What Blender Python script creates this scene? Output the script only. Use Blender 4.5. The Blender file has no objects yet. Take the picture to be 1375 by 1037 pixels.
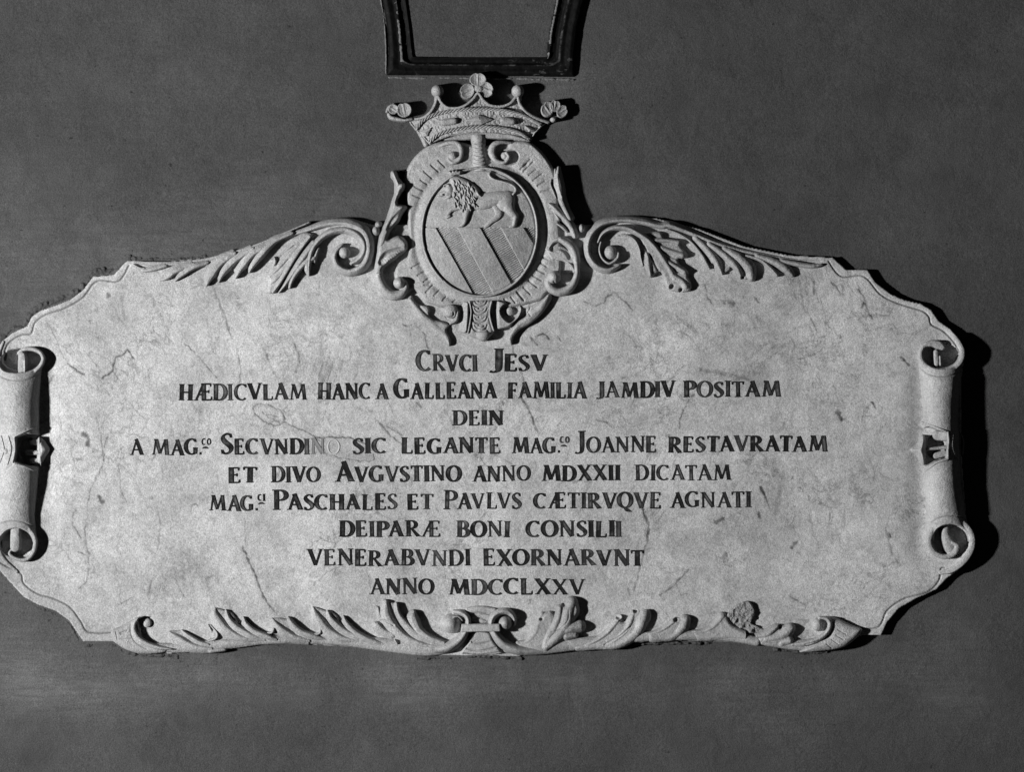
import bpy, math, random
import numpy as np
random.seed(4)
RNG = np.random.RandomState(11)
C = bpy.context.scene.collection
scn = bpy.context.scene

# ------------------------------------------------------------------ camera, light, exposure
S = 0.0015                      # metres per unit of the carving grid
CX, CY = 687.5, 518.5
CAM_D = 12.0
cam = bpy.data.cameras.new("camera"); camo = bpy.data.objects.new("camera", cam); C.objects.link(camo)
camo.location = (0, -CAM_D, 0); camo.rotation_euler = (math.radians(90), 0, 0)
cam.sensor_width = 36; cam.lens = 36 * CAM_D / (1375 * S); cam.clip_end = 100
scn.camera = camo
w = bpy.data.worlds.new("World"); scn.world = w; w.use_nodes = True
w.node_tree.nodes["Background"].inputs[0].default_value = (1, 1, 1, 1)
w.node_tree.nodes["Background"].inputs[1].default_value = 0.009
lt = bpy.data.lights.new("photographer_lamp", 'AREA'); lt.shape = 'DISK'; lt.size = 0.34; lt.energy = 800
lo = bpy.data.objects.new("photographer_lamp", lt); C.objects.link(lo)
lo.location = (-5.3, -3.8, -0.30)
from mathutils import Vector
lo.rotation_euler = (Vector((-0.15, 0, 0)) - lo.location).to_track_quat('-Z', 'Y').to_euler()
scn.view_settings.view_transform = 'Standard'; scn.view_settings.look = 'None'
scn.view_settings.exposure = 0.0; scn.view_settings.gamma = 1

# ------------------------------------------------------------------ materials
def mat(name, build):
    m = bpy.data.materials.new(name); m.use_nodes = True
    nt = m.node_tree; b = nt.nodes["Principled BSDF"]
    build(nt, b); return m
def N(nt, t, **kw):
    n = nt.nodes.new(t)
    for k, v in kw.items(): setattr(n, k, v)
    return n
def noise(nt, scale, detail=5, rough=.55, dist=0, vec=None):
    n = N(nt, 'ShaderNodeTexNoise'); n.inputs['Scale'].default_value = scale
    n.inputs['Detail'].default_value = detail; n.inputs['Roughness'].default_value = rough
    n.inputs['Distortion'].default_value = dist
    if vec: nt.links.new(vec, n.inputs['Vector'])
    return n.outputs['Fac']
def ramp(nt, src, stops, interp='LINEAR'):
    r = N(nt, 'ShaderNodeValToRGB'); r.color_ramp.interpolation = interp
    e = r.color_ramp.elements
    e[0].position, e[0].color = stops[0][0], (stops[0][1],)*3 + (1,)
    e[1].position, e[1].color = stops[-1][0], (stops[-1][1],)*3 + (1,)
    for p, c in stops[1:-1]:
        q = e.new(p); q.color = (c, c, c, 1)
    nt.links.new(src, r.inputs[0]); return r.outputs[0]
def mth(nt, op, a, b=None, clamp=False):
    n = N(nt, 'ShaderNodeMath', operation=op); n.use_clamp = clamp
    for i, v in enumerate((a, b)):
        if v is None: continue
        if isinstance(v, (int, float)): n.inputs[i].default_value = v
        else: nt.links.new(v, n.inputs[i])
    return n.outputs[0]
def gray(nt, v):
    c = N(nt, 'ShaderNodeCombineColor')
    for i in range(3): nt.links.new(v, c.inputs[i])
    return c.outputs[0]
def bump(nt, b, h, strength, dist):
    n = N(nt, 'ShaderNodeBump'); n.inputs['Strength'].default_value = strength
    n.inputs['Distance'].default_value = dist
    nt.links.new(h, n.inputs['Height']); nt.links.new(n.outputs[0], b.inputs['Normal'])
def pos(nt):
    return N(nt, 'ShaderNodeNewGeometry').outputs['Position']

def marble(base, mottle, veins, use_stain_shade, bumpd=.0007, rough=.6):
    def f(nt, b):
        p = pos(nt)
        v = ramp(nt, noise(nt, 5, 6, .6, .6, p), [(.3, 1 - mottle), (.5, 1), (.72, 1 + mottle * .7)])
        v2 = ramp(nt, noise(nt, 34, 5, .65, .3, p), [(.25, .80), (.5, 1.0), (.75, 1.10)])
        v = mth(nt, 'MULTIPLY', v, v2)
        v3 = ramp(nt, noise(nt, 1.9, 6, .66, 1.2, p), [(.34, 1 - mottle), (.52, 1.02), (.7, 1 + mottle * .5)])
        v4 = ramp(nt, noise(nt, 110, 4, .7, .2, p), [(.3, 1 - mottle * .6), (.5, 1.0), (.7, 1 + mottle * .4)])
        v = mth(nt, 'MULTIPLY', mth(nt, 'MULTIPLY', v, v3), v4)
        g = ramp(nt, noise(nt, 430, 3, .75, 0, p), [(.28, .52), (.72, 1.46)])
        v = mth(nt, 'MULTIPLY', v, g)
        if veins:
            r1 = noise(nt, 4.2, 7, .62, 1.6, p)
            r1 = mth(nt, 'ABSOLUTE', mth(nt, 'SUBTRACT', r1, .5))
            r1 = ramp(nt, r1, [(0, veins), (.006, veins * .35), (.02, 0)])
            mk = ramp(nt, noise(nt, 6, 3, .6, 0, p), [(.5, 0), (.66, 1)])
            k = mth(nt, 'MULTIPLY', r1, mk)
            v = mth(nt, 'MULTIPLY', v, mth(nt, 'SUBTRACT', 1, k))
            sp = ramp(nt, noise(nt, 36, 4, .65, .8, p), [(.63, 0), (.72, .30)])
            v = mth(nt, 'MULTIPLY', v, mth(nt, 'SUBTRACT', 1, sp))
            for sc_, dd_, wd_, ds_, m0_, ms_ in ((7.5, .5, .011, 1.3, .48, 5), (15, .36, .015, 1.1, .50, 8), (3.1, .42, .006, 1.0, .46, 3)):
                r2 = mth(nt, 'ABSOLUTE', mth(nt, 'SUBTRACT', noise(nt, sc_, 6, .6, ds_, p), .5))
                r2 = ramp(nt, r2, [(0, dd_), (wd_ * .4, dd_ * .5), (wd_ * 1.4, 0)])
                m2 = ramp(nt, noise(nt, ms_, 4, .6, .3, p), [(m0_, 0), (m0_ + .12, 1)])
                v = mth(nt, 'MULTIPLY', v, mth(nt, 'SUBTRACT', 1, mth(nt, 'MULTIPLY', r2, m2)))
            cl = ramp(nt, noise(nt, 13, 7, .7, 1.4, p), [(.32, .84), (.5, 1.0), (.68, 1.10)])
            v = mth(nt, 'MULTIPLY', v, cl)
        if use_stain_shade:
            a = N(nt, 'ShaderNodeAttribute', attribute_name='stain_shade').outputs['Fac']
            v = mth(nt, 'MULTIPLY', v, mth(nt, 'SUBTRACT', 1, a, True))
        v = mth(nt, 'MULTIPLY', v, base)
        nt.links.new(gray(nt, v), b.inputs['Base Color'])
        b.inputs['Roughness'].default_value = rough
        b.inputs['Specular IOR Level'].default_value = .45
        h = mth(nt, 'ADD', mth(nt, 'MULTIPLY', noise(nt, 60, 6, .7, 0, p), 1.0),
                mth(nt, 'MULTIPLY', noise(nt, 330, 4, .75, 0, p), .42))
        if not veins: h = mth(nt, 'ADD', h, mth(nt, 'MULTIPLY', noise(nt, 140, 5, .75, .6, p), .7))
        bump(nt, b, h, .65, bumpd * 3)
    return f
M_SLAB = mat("veined_marble", marble(.385, .24, .5, True, .0007, .5))
M_CARVE = mat("carved_marble", marble(.30, .26, 0, True, .0011, .48))
M_ROUGH = mat("broken_stone", marble(.26, .35, 0, True, .0022, .85))

def wallf(nt, b):
    p = pos(nt)
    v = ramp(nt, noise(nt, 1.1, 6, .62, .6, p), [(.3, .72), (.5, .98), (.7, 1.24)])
    mp = N(nt, 'ShaderNodeMapping'); mp.inputs['Scale'].default_value = (.9, 1, 1.15); mp.inputs['Rotation'].default_value = (0, .5, 0)
    nt.links.new(p, mp.inputs[0])
    st = ramp(nt, noise(nt, 7, 6, .65, .5, mp.outputs[0]), [(.3, .86), (.7, 1.13)])
    g = ramp(nt, noise(nt, 400, 3, .75, 0, p), [(.25, .5), (.75, 1.5)])
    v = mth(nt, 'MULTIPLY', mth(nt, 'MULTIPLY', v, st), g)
    sc = ramp(nt, noise(nt, 14, 9, .78, 1.5, p), [(.3, .88), (.52, 1.0), (.68, 1.14)])
    v = mth(nt, 'MULTIPLY', v, sc)
    a = N(nt, 'ShaderNodeAttribute', attribute_name='limewash_light').outputs['Fac']
    mp3 = N(nt, 'ShaderNodeMapping'); mp3.inputs['Scale'].default_value = (1, 1, 9)
    nt.links.new(p, mp3.inputs[0])
    br = ramp(nt, noise(nt, 11, 8, .75, .4, mp3.outputs[0]), [(.35, .35), (.65, 1.5)])
    v = mth(nt, 'MULTIPLY', v, mth(nt, 'ADD', 1, mth(nt, 'MULTIPLY', a, br)))
    pit = ramp(nt, noise(nt, 75, 3, .6, 0, p), [(.27, .45), (.33, 1)])
    v = mth(nt, 'MULTIPLY', v, pit)
    v = mth(nt, "MULTIPLY", v, .055)
    nt.links.new(gray(nt, v), b.inputs['Base Color'])
    b.inputs['Roughness'].default_value = .9; b.inputs['Specular IOR Level'].default_value = .15
    mp2 = N(nt, 'ShaderNodeMapping'); mp2.inputs['Scale'].default_value = (.35, 1, 2.2); mp2.inputs['Rotation'].default_value = (0, -.5, 0)
    nt.links.new(p, mp2.inputs[0])
    h = mth(nt, 'ADD', noise(nt, 22, 9, .68, .4, p), mth(nt, 'MULTIPLY', noise(nt, 300, 3, .7, 0, p), .25))
    h = mth(nt, 'ADD', h, mth(nt, 'MULTIPLY', noise(nt, 7, 4, .6, .6, mp2.outputs[0]), 1.2))
    bump(nt, b, h, .75, .0045)
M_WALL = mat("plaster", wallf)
def mortf(nt, b):
    p = pos(nt)
    v = mth(nt, 'MULTIPLY', ramp(nt, noise(nt, 120, 4, .7, 0, p), [(.3, .5), (.7, 1.3)]), .12)
    nt.links.new(gray(nt, v), b.inputs['Base Color']); b.inputs['Roughness'].default_value = .95
    bump(nt, b, noise(nt, 160, 5, .7, 0, p), .8, .004)
M_MORT = mat("mortar", mortf)
def darkf(nt, b):
    p = pos(nt)
    v = ramp(nt, noise(nt, 60, 6, .7, .4, p), [(.35, .0025), (.62, .006), (.78, .05)])
    a = N(nt, 'ShaderNodeAttribute', attribute_name='stain_shade').outputs['Fac']
    v = mth(nt, 'ADD', v, mth(nt, 'MULTIPLY', a, ramp(nt, noise(nt, 45, 6, .75, .3, p), [(.44, 0), (.62, .085)])))
    nt.links.new(gray(nt, v), b.inputs['Base Color']); b.inputs['Roughness'].default_value = .6
    b.inputs['Specular IOR Level'].default_value = .05
    bump(nt, b, noise(nt, 90, 6, .7, 0, p), .5, .002)
M_DARK = mat("dark_varnished_frame", darkf)
def inkf(nt, b):
    p = pos(nt)
    n1 = noise(nt, 55, 5, .7, .2, p)
    v = ramp(nt, n1, [(.35, .004), (.6, .009), (.74, .04)])
    a = N(nt, 'ShaderNodeAttribute', attribute_name='wear').outputs['Fac']
    v = mth(nt, 'ADD', v, mth(nt, 'MULTIPLY', a, ramp(nt, noise(nt, 30, 4, .7, 0, p), [(.48, 0), (.7, .12)])))
    oi = N(nt, 'ShaderNodeObjectInfo').outputs['Color']
    mx = N(nt, 'ShaderNodeMix', data_type='RGBA', blend_type='ADD'); mx.inputs['Factor'].default_value = 1
    nt.links.new(gray(nt, v), mx.inputs[6]); nt.links.new(oi, mx.inputs[7])
    nt.links.new(mx.outputs[2], b.inputs['Base Color'])
    b.inputs['Roughness'].default_value = .75; b.inputs['Specular IOR Level'].default_value = .15
    bump(nt, b, noise(nt, 300, 4, .7, 0, p), .5, .0008)
M_INK = mat("black_letter_paint", inkf)

# ------------------------------------------------------------------ object helpers
def thing(name, label, cat, px, py):
    o = bpy.data.objects.new(name, None); C.objects.link(o)
    o.location = ((px - CX) * S, 0, (CY - py) * S)
    o['label'] = label; o['category'] = cat; o.empty_display_size = .05
    return o
def link(name, me, parent=None, label=None, kind=None):
    o = bpy.data.objects.new(name, me); C.objects.link(o)
    if parent is not None:
        o.parent = parent
        wl = Vector((0, 0, 0)); q = parent
        while q is not None: wl += q.location; q = q.parent
        o.location = -wl
    if label: o['label'] = label
    if kind: o['kind'] = kind
    return o

def vnoise(X, Y, sc, seed):
    r = np.random.RandomState(seed); T = r.rand(256, 256)
    x = X / sc + 1000; y = Y / sc + 1000
    i = np.floor(x).astype(int); j = np.floor(y).astype(int); fx = x - i; fy = y - j
    fx = fx*fx*(3-2*fx); fy = fy*fy*(3-2*fy)
    a = T[j % 256, i % 256]; b = T[j % 256, (i+1) % 256]; c = T[(j+1) % 256, i % 256]; d = T[(j+1) % 256, (i+1) % 256]
    return (a*(1-fx)+b*fx)*(1-fy)+(c*(1-fx)+d*fx)*fy - .5
def fbm(X, Y, sc, seed, o=3):
    s = 0; a = 1
    for k in range(o): s = s + a*vnoise(X, Y, sc/2**k, seed+k); a *= .5
    return s
def cr(P, closed=False, step=1.6):
    P = np.array(P, float); n = len(P)
    if n == 2 and not closed: return P
    out = []
    rng = range(n) if closed else range(n-1)
    for i in rng:
        if closed: p0, p1, p2, p3 = P[(i-1) % n], P[i], P[(i+1) % n], P[(i+2) % n]
        else: p0, p1, p2, p3 = P[max(i-1, 0)], P[i], P[i+1], P[min(i+2, n-1)]
        m = max(1, int(np.hypot(*(p2-p1)[:2])/step))
        for k in range(m):
            t = k/m
            out.append(.5*((2*p1)+(-p0+p2)*t+(2*p0-5*p1+4*p2-p3)*t*t+(-p0+3*p1-3*p2+p3)*t**3))
    if not closed: out.append(P[-1])
    return np.array(out)
def Z(ox, oy, s):
    def f(pts): return [(ox+p[0]/s, oy+p[1]/s) + tuple(v/s if k == 0 else v for k, v in enumerate(p[2:])) for p in pts]
    return f
def sstep(a, b, x):
    t = np.clip((x-a)/(b-a), 0, 1); return t*t*(3-2*t)
def sdist(X, Y, Q):
    """signed distance to closed polygon, positive inside"""
    d2 = np.full(X.shape, 1e12); ins = np.zeros(X.shape, bool); n = len(Q)
    for i in range(n):
        ax, ay = Q[i][:2]; bx, by = Q[(i+1) % n][:2]
        ex, ey = bx-ax, by-ay; L = ex*ex+ey*ey
        if L < 1e-12: continue
        t = np.clip(((X-ax)*ex+(Y-ay)*ey)/L, 0, 1)
        d2 = np.minimum(d2, (X-ax-t*ex)**2+(Y-ay-t*ey)**2)
        if ay != by:
            c = (ay > Y) != (by > Y)
            ins ^= c & (X < ex*(Y-ay)/(by-ay)+ax)
    d = np.sqrt(d2); return np.where(ins, d, -d)
def pdist(X, Y, P, lim):
    """distance to open polyline within lim (else big)"""
    D = np.full(X.shape, 1e6)
    x0 = X[0, 0]; y0 = Y[0, 0]; g = X[0, 1]-X[0, 0]
    for i in range(len(P)-1):
        ax, ay = P[i][:2]; bx, by = P[i+1][:2]
        i0 = max(0, int((min(ax, bx)-lim-x0)/g)); i1 = min(X.shape[1], int((max(ax, bx)+lim-x0)/g)+2)
        j0 = max(0, int((min(ay, by)-lim-y0)/g)); j1 = min(X.shape[0], int((max(ay, by)+lim-y0)/g)+2)
        if i1 <= i0 or j1 <= j0: continue
        x = X[j0:j1, i0:i1]; y = Y[j0:j1, i0:i1]
        ex, ey = bx-ax, by-ay; L = ex*ex+ey*ey+1e-12
        t = np.clip(((x-ax)*ex+(y-ay)*ey)/L, 0, 1)
        D[j0:j1, i0:i1] = np.minimum(D[j0:j1, i0:i1], np.hypot(x-ax-t*ex, y-ay-t*ey))
    return D

H0 = 10.0                        # height of the tablet face above the wall
LOW = -2.0
class Relief:
    def __init__(s, x0, y0, x1, y1, g=.75, base=H0):
        s.g = g; s.base = base
        s.X, s.Y = np.meshgrid(np.arange(x0, x1+g, g), np.arange(y0, y1+g, g))
        s.H = np.full(s.X.shape, LOW); s.D = np.zeros(s.X.shape)
    def win(s, xa, ya, xb, yb):
        g = s.g; x0 = s.X[0, 0]; y0 = s.Y[0, 0]; ny, nx = s.X.shape
        i0 = int(np.clip((xa-x0)/g, 0, nx)); i1 = int(np.clip((xb-x0)/g+2, 0, nx))
        j0 = int(np.clip((ya-y0)/g, 0, ny)); j1 = int(np.clip((yb-y0)/g+2, 0, ny))
        return (slice(j0, j1), slice(i0, i1))
    def ridge(s, pts, h=6, base=None, p=.5, asym=0., lift=0., hollow=0., flute=0, fluteper=2.2, smooth=True, add=False, asymt=None):
        """pts: (x, y, half width[, height factor]); absolute height base+lift+h*profile"""
        b = s.base if base is None else base
        P = [(q[0], q[1], q[2], q[3] if len(q) > 3 else 1.) for q in pts]
        P = cr(P) if smooth else np.array(P, float)
        P[:, 2] = np.maximum(P[:, 2], .25)
        arc = 0.
        best = None
        xa, ya = P[:, 0].min(), P[:, 1].min(); xb, yb = P[:, 0].max(), P[:, 1].max(); m = P[:, 2].max()+1
        W = s.win(xa-m, ya-m, xb+m, yb+m)
        out = np.full(s.X[W].shape, LOW); 
        Xw, Yw = s.X[W], s.Y[W]
        if out.size == 0: return
        x0 = Xw[0, 0]; y0 = Yw[0, 0]; g = s.g
        for i in range(len(P)-1):
            ax, ay, wa, ha = P[i]; bx, by, wb, hb = P[i+1]
            lim = max(wa, wb)+.5
            i0 = max(0, int((min(ax, bx)-lim-x0)/g)); i1 = min(out.shape[1], int((max(ax, bx)+lim-x0)/g)+2)
            j0 = max(0, int((min(ay, by)-lim-y0)/g)); j1 = min(out.shape[0], int((max(ay, by)+lim-y0)/g)+2)
            ex, ey = bx-ax, by-ay; L = math.hypot(ex, ey)+1e-9
            if i1 > i0 and j1 > j0:
                x = Xw[j0:j1, i0:i1]; y = Yw[j0:j1, i0:i1]
                t = np.clip(((x-ax)*ex+(y-ay)*ey)/(L*L), 0, 1)
                ox = x-ax-t*ex; oy = y-ay-t*ey
                d = np.hypot(ox, oy); ww = wa+(wb-wa)*t; hh = (ha+(hb-ha)*t)
                u = d/ww
                nx, ny = -ey/L, ex/L
                sg = 1. if (nx >= 0 or asymt is not None) else -1.
                if asymt is not None: asym = asymt
                v = np.clip(u*np.sign((ox*nx+oy*ny)*sg+1e-9), -1, 1)
                q = np.where(v < asym, (asym-v)/(1+asym), (v-asym)/(1-asym))
                f = np.maximum(1-q*q, 0)**p
                if hollow: f = f*(1-hollow*np.maximum(0, 1-(u/.75)**2))
                hgt = b+hh*(lift+h*f)
                if flute: hgt = hgt+flute*np.sin((arc+t*L)/fluteper*6.283)*np.clip(1-u*u, 0, 1)
                e = np.clip((1-u)*ww/.7, 0, 1)
                hgt = np.where(u < 1, LOW+(hgt-LOW)*np.where(e < 1, .55+.45*e, 1) if lift else hgt, LOW)
                o = out[j0:j1, i0:i1]; np.maximum(o, hgt, out=o)
            arc += L
        if add: s.H[W] = np.where(out > LOW, s.H[W]+(out-b), s.H[W])
        else: s.H[W] = np.maximum(s.H[W], out)
    def groove(s, pts, hw, depth, smooth=True, dark=0., rag=False):
        P = cr(pts) if smooth else np.array(pts, float)
        m = hw+1.5; W = s.win(P[:, 0].min()-m, P[:, 1].min()-m, P[:, 0].max()+m, P[:, 1].max()+m)
        X, Y = s.X[W], s.Y[W]
        if X.size == 0 or X.shape[1] < 2: return
        d = pdist(X, Y, P, m)
        if rag: d = np.where(d < 1e5, np.abs(d+hw*.9*fbm(X, Y, 4.5, 140, 3)), d)
        f = np.clip(1-(d/hw)**2, 0, 1)
        if rag: f = f*np.clip(.9+1.0*fbm(X, Y, 11, 150, 2), .25, 1)
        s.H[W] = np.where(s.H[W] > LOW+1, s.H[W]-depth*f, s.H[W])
        if dark: s.D[W] = np.maximum(s.D[W], dark*f)  # vein stains, and shade painted into engraved lines
    def poly(s, pts, top, edge=2., p=.5, smooth=True, base=None, lift=0., fn=None, mode='max'):
        b = s.base if base is None else base
        Q = cr(pts, True) if smooth else np.array(pts, float)
        W = s.win(Q[:, 0].min()-1, Q[:, 1].min()-1, Q[:, 0].max()+1, Q[:, 1].max()+1)
        X, Y = s.X[W], s.Y[W]
        d = sdist(X, Y, Q)
        k = np.clip(d/edge, 0, 1)
        f = (1-(1-k)**2)**p
        t = top if fn is None else fn(X, Y, d)
        h = b+lift+(t-b-lift)*f
        h = np.where(d > 0, h, LOW)
        if mode == 'max': s.H[W] = np.maximum(s.H[W], h)
        elif mode == 'min': s.H[W] = np.where((d > 0) & (s.H[W] > LOW+1), np.minimum(s.H[W], b+(t-b)*f), s.H[W])
    def dome(s, cx, cy, rx, ry, h, base=None, p=.5, rot=0., lift=0):
        b = s.base if base is None else base
        m = max(rx, ry)+1; W = s.win(cx-m, cy-m, cx+m, cy+m)
        x = s.X[W]-cx; y = s.Y[W]-cy
        c, n = math.cos(rot), math.sin(rot)
        u2 = ((x*c+y*n)/rx)**2+((-x*n+y*c)/ry)**2
        hh = np.where(u2 < 1, b+lift+h*np.maximum(1-u2, 0)**p, LOW)
        s.H[W] = np.maximum(s.H[W], hh)
    def pit(s, cx, cy, rx, ry, depth, rot=0.):
        m = max(rx, ry)+1; W = s.win(cx-m, cy-m, cx+m, cy+m)
        x = s.X[W]-cx; y = s.Y[W]-cy; c, n = math.cos(rot), math.sin(rot)
        u2 = ((x*c+y*n)/rx)**2+((-x*n+y*c)/ry)**2
        s.H[W] = np.where(s.H[W] > LOW+1, s.H[W]-depth*np.clip(1.3*(1-u2), 0, 1), s.H[W])
    def soften(s, k=1):
        for _ in range(k):
            A = s.H; P = np.pad(A, 1, mode='edge')
            B = (P[:-2, :-2]+P[:-2, 2:]+P[2:, :-2]+P[2:, 2:]+2*(P[:-2, 1:-1]+P[2:, 1:-1]+P[1:-1, :-2]+P[1:-1, 2:])+4*A)/16
            s.H = np.where(A > LOW+.01, B, A)
    def mesh(s, name, parent, m, rough=.35, soft=1, snap=None, label=None, seed=1, rsc=9, kind=None):
        if soft: s.soften(soft)
        ins = s.H > LOW+.5
        H = s.H+np.where(ins, rough*fbm(s.X, s.Y, rsc, seed, 3), 0)
        X, Y = s.X.copy(), s.Y.copy()
        if snap is not None:
            gy, gx = np.gradient(snap, s.g); L = np.hypot(gx, gy)+1e-6
            near = np.abs(snap) < s.g*.55
            X = np.where(near, X-gx/L*snap, X); Y = np.where(near, Y-gy/L*snap, Y)
        F = ins[:-1, :-1] | ins[1:, :-1] | ins[:-1, 1:] | ins[1:, 1:]
        ny, nx = X.shape
        idx = np.arange(ny*nx).reshape(ny, nx)
        q = np.stack([idx[:-1, :-1][F], idx[1:, :-1][F], idx[1:, 1:][F], idx[:-1, 1:][F]], 1)
        if not len(q): return None
        used = np.unique(q); remap = np.zeros(ny*nx, np.int32); remap[used] = np.arange(len(used))
        q = remap[q]
        co = np.stack([(X.ravel()[used]-CX)*S, -H.ravel()[used]*S, (CY-Y.ravel()[used])*S], 1)
        me = bpy.data.meshes.new(name)
        me.vertices.add(len(co)); me.vertices.foreach_set('co', co.ravel())
        me.loops.add(q.size); me.loops.foreach_set('vertex_index', q.ravel())
        me.polygons.add(len(q)); me.polygons.foreach_set('loop_start', np.arange(0, q.size, 4))
        try: me.polygons.foreach_set('loop_total', np.full(len(q), 4))
        except Exception: pass
        me.update(); me.validate()
        me.polygons.foreach_set('use_smooth', np.ones(len(me.polygons), bool))
        at = me.attributes.new('stain_shade', 'FLOAT', 'POINT'); at.data.foreach_set('value', s.D.ravel()[used].astype(np.float32))
        me.materials.append(m)
        return link(name, me, parent, label, kind)

OUT = ([(171, 350), (154, 369), (126, 371.6), (112, 390), (96, 402), (76, 410), (56, 417), (44, 425), (37, 438), (18, 447), (6, 457), (-4, 470), (-14, 490),
        (-12, 600), (-14, 735), (-6, 757), (4, 770), (15, 783), (33, 802), (51, 812), (76, 821), (94, 834), (107, 854), (113, 862), (153, 862), (165, 870), (190, 876), (230, 878),
        (290, 872), (340, 866), (400, 865), (480, 869), (540, 877), (600, 881), (650, 880), (690, 882), (780, 872), (850, 863), (920, 860), (980, 862),
        (1030, 867), (1070, 873), (1100, 873), (1130, 866), (1150, 856), (1156, 853.5), (1183, 853.5), (1191, 836), (1207, 817), (1230, 804), (1258, 791), (1271, 777),
        (1284, 767.5), (1300, 752), (1306, 728), (1297, 700), (1290, 600), (1291, 500), (1295, 472), (1290, 460), (1276, 442), (1260, 431), (1250, 416), (1236, 408),
        (1214, 403), (1196, 395), (1175, 379), (1165, 363), (1136, 362), (1118, 346), (1060, 343), (1000, 331), (940, 308), (880, 293),
        (830, 292), (795, 302), (500, 302), (470, 293), (440, 296), (400, 308), (345, 330), (300, 344), (220, 352)])
# ------------------------------------------------------------------ wall
def build_wall():
    xs = np.concatenate([np.arange(-1300, -80, 40), np.arange(-80, 1460, 7), np.arange(1460, 2700, 40)])
    ys = np.concatenate([np.arange(-1100, -80, 40), np.arange(-80, 1120, 7), np.arange(1120, 2100, 40)])
    X, Y = np.meshgrid(xs, ys)
    H = 2.4*fbm(X, Y, 260, 31, 3)+.9*fbm(X, Y, 50, 41, 3)-.6
    # plaster swells a little towards the carved stone and the window frame
    H += 2.0*np.exp(-((X-640)/200)**2-((Y-150)/90)**2)
    H = np.minimum(H, 1.8)
    sdw = np.full(X.shape, -999.); c0 = (X > -400) & (X < 1500) & (Y > 100) & (Y < 1100)
    xs_, ys_ = X[c0], Y[c0]; sdw[c0] = sdist(xs_, ys_, np.array(OUT))
    side = np.clip(1-sstep(560, 900, X)*.8, .0, 1)
    H = np.where(sdw > -999, H+5.0*side*np.exp(np.minimum(sdw, 0)/32.), H)
    H = np.where((sdw > 12), H*.3-1, H)
    ny, nx = X.shape; idx = np.arange(ny*nx).reshape(ny, nx)
    q = np.stack([idx[:-1, :-1].ravel(), idx[1:, :-1].ravel(), idx[1:, 1:].ravel(), idx[:-1, 1:].ravel()], 1)
    co = np.stack([(X.ravel()-CX)*S, -H.ravel()*S, (CY-Y.ravel())*S], 1)
    me = bpy.data.meshes.new('wall'); me.from_pydata(co.tolist(), [], q.tolist())
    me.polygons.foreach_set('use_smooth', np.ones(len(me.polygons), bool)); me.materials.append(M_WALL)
    PALE = np.zeros(X.shape)  # limewash smudges round the tablet; left-hand patches paint in the light's fall-off
    for gx, gy, gw, gh, ga in ((130, 260, 260, 150, .16), (60, 640, 90, 200, .15), (1290, 930, 70, 60, .2), (90, 915, 190, 42, .62), (330, 905, 200, 30, .4), (560, 915, 160, 45, .35), (930, 912, 260, 30, .38), (1010, 965, 130, 45, .25), (190, 330, 150, 45, .28), (420, 275, 120, 40, .25),
                               (545, 170, 40, 80, .2), (850, 270, 90, 40, .3), (740, 130, 70, 60, .3), (1240, 860, 80, 60, .25), (30, 420, 60, 60, .2), (60, 840, 60, 50, .2)):
        PALE += ga*np.exp(-((X-gx)/gw)**2-((Y-gy)/gh)**2)
    PALE = np.clip(PALE*(1+1.3*fbm(X, Y, 90, 66, 3)), 0, 1)
    at = me.attributes.new('limewash_light', 'FLOAT', 'POINT'); at.data.foreach_set('value', PALE.ravel().astype(np.float32))
    link('wall', me, None, None, 'structure')
build_wall()

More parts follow.
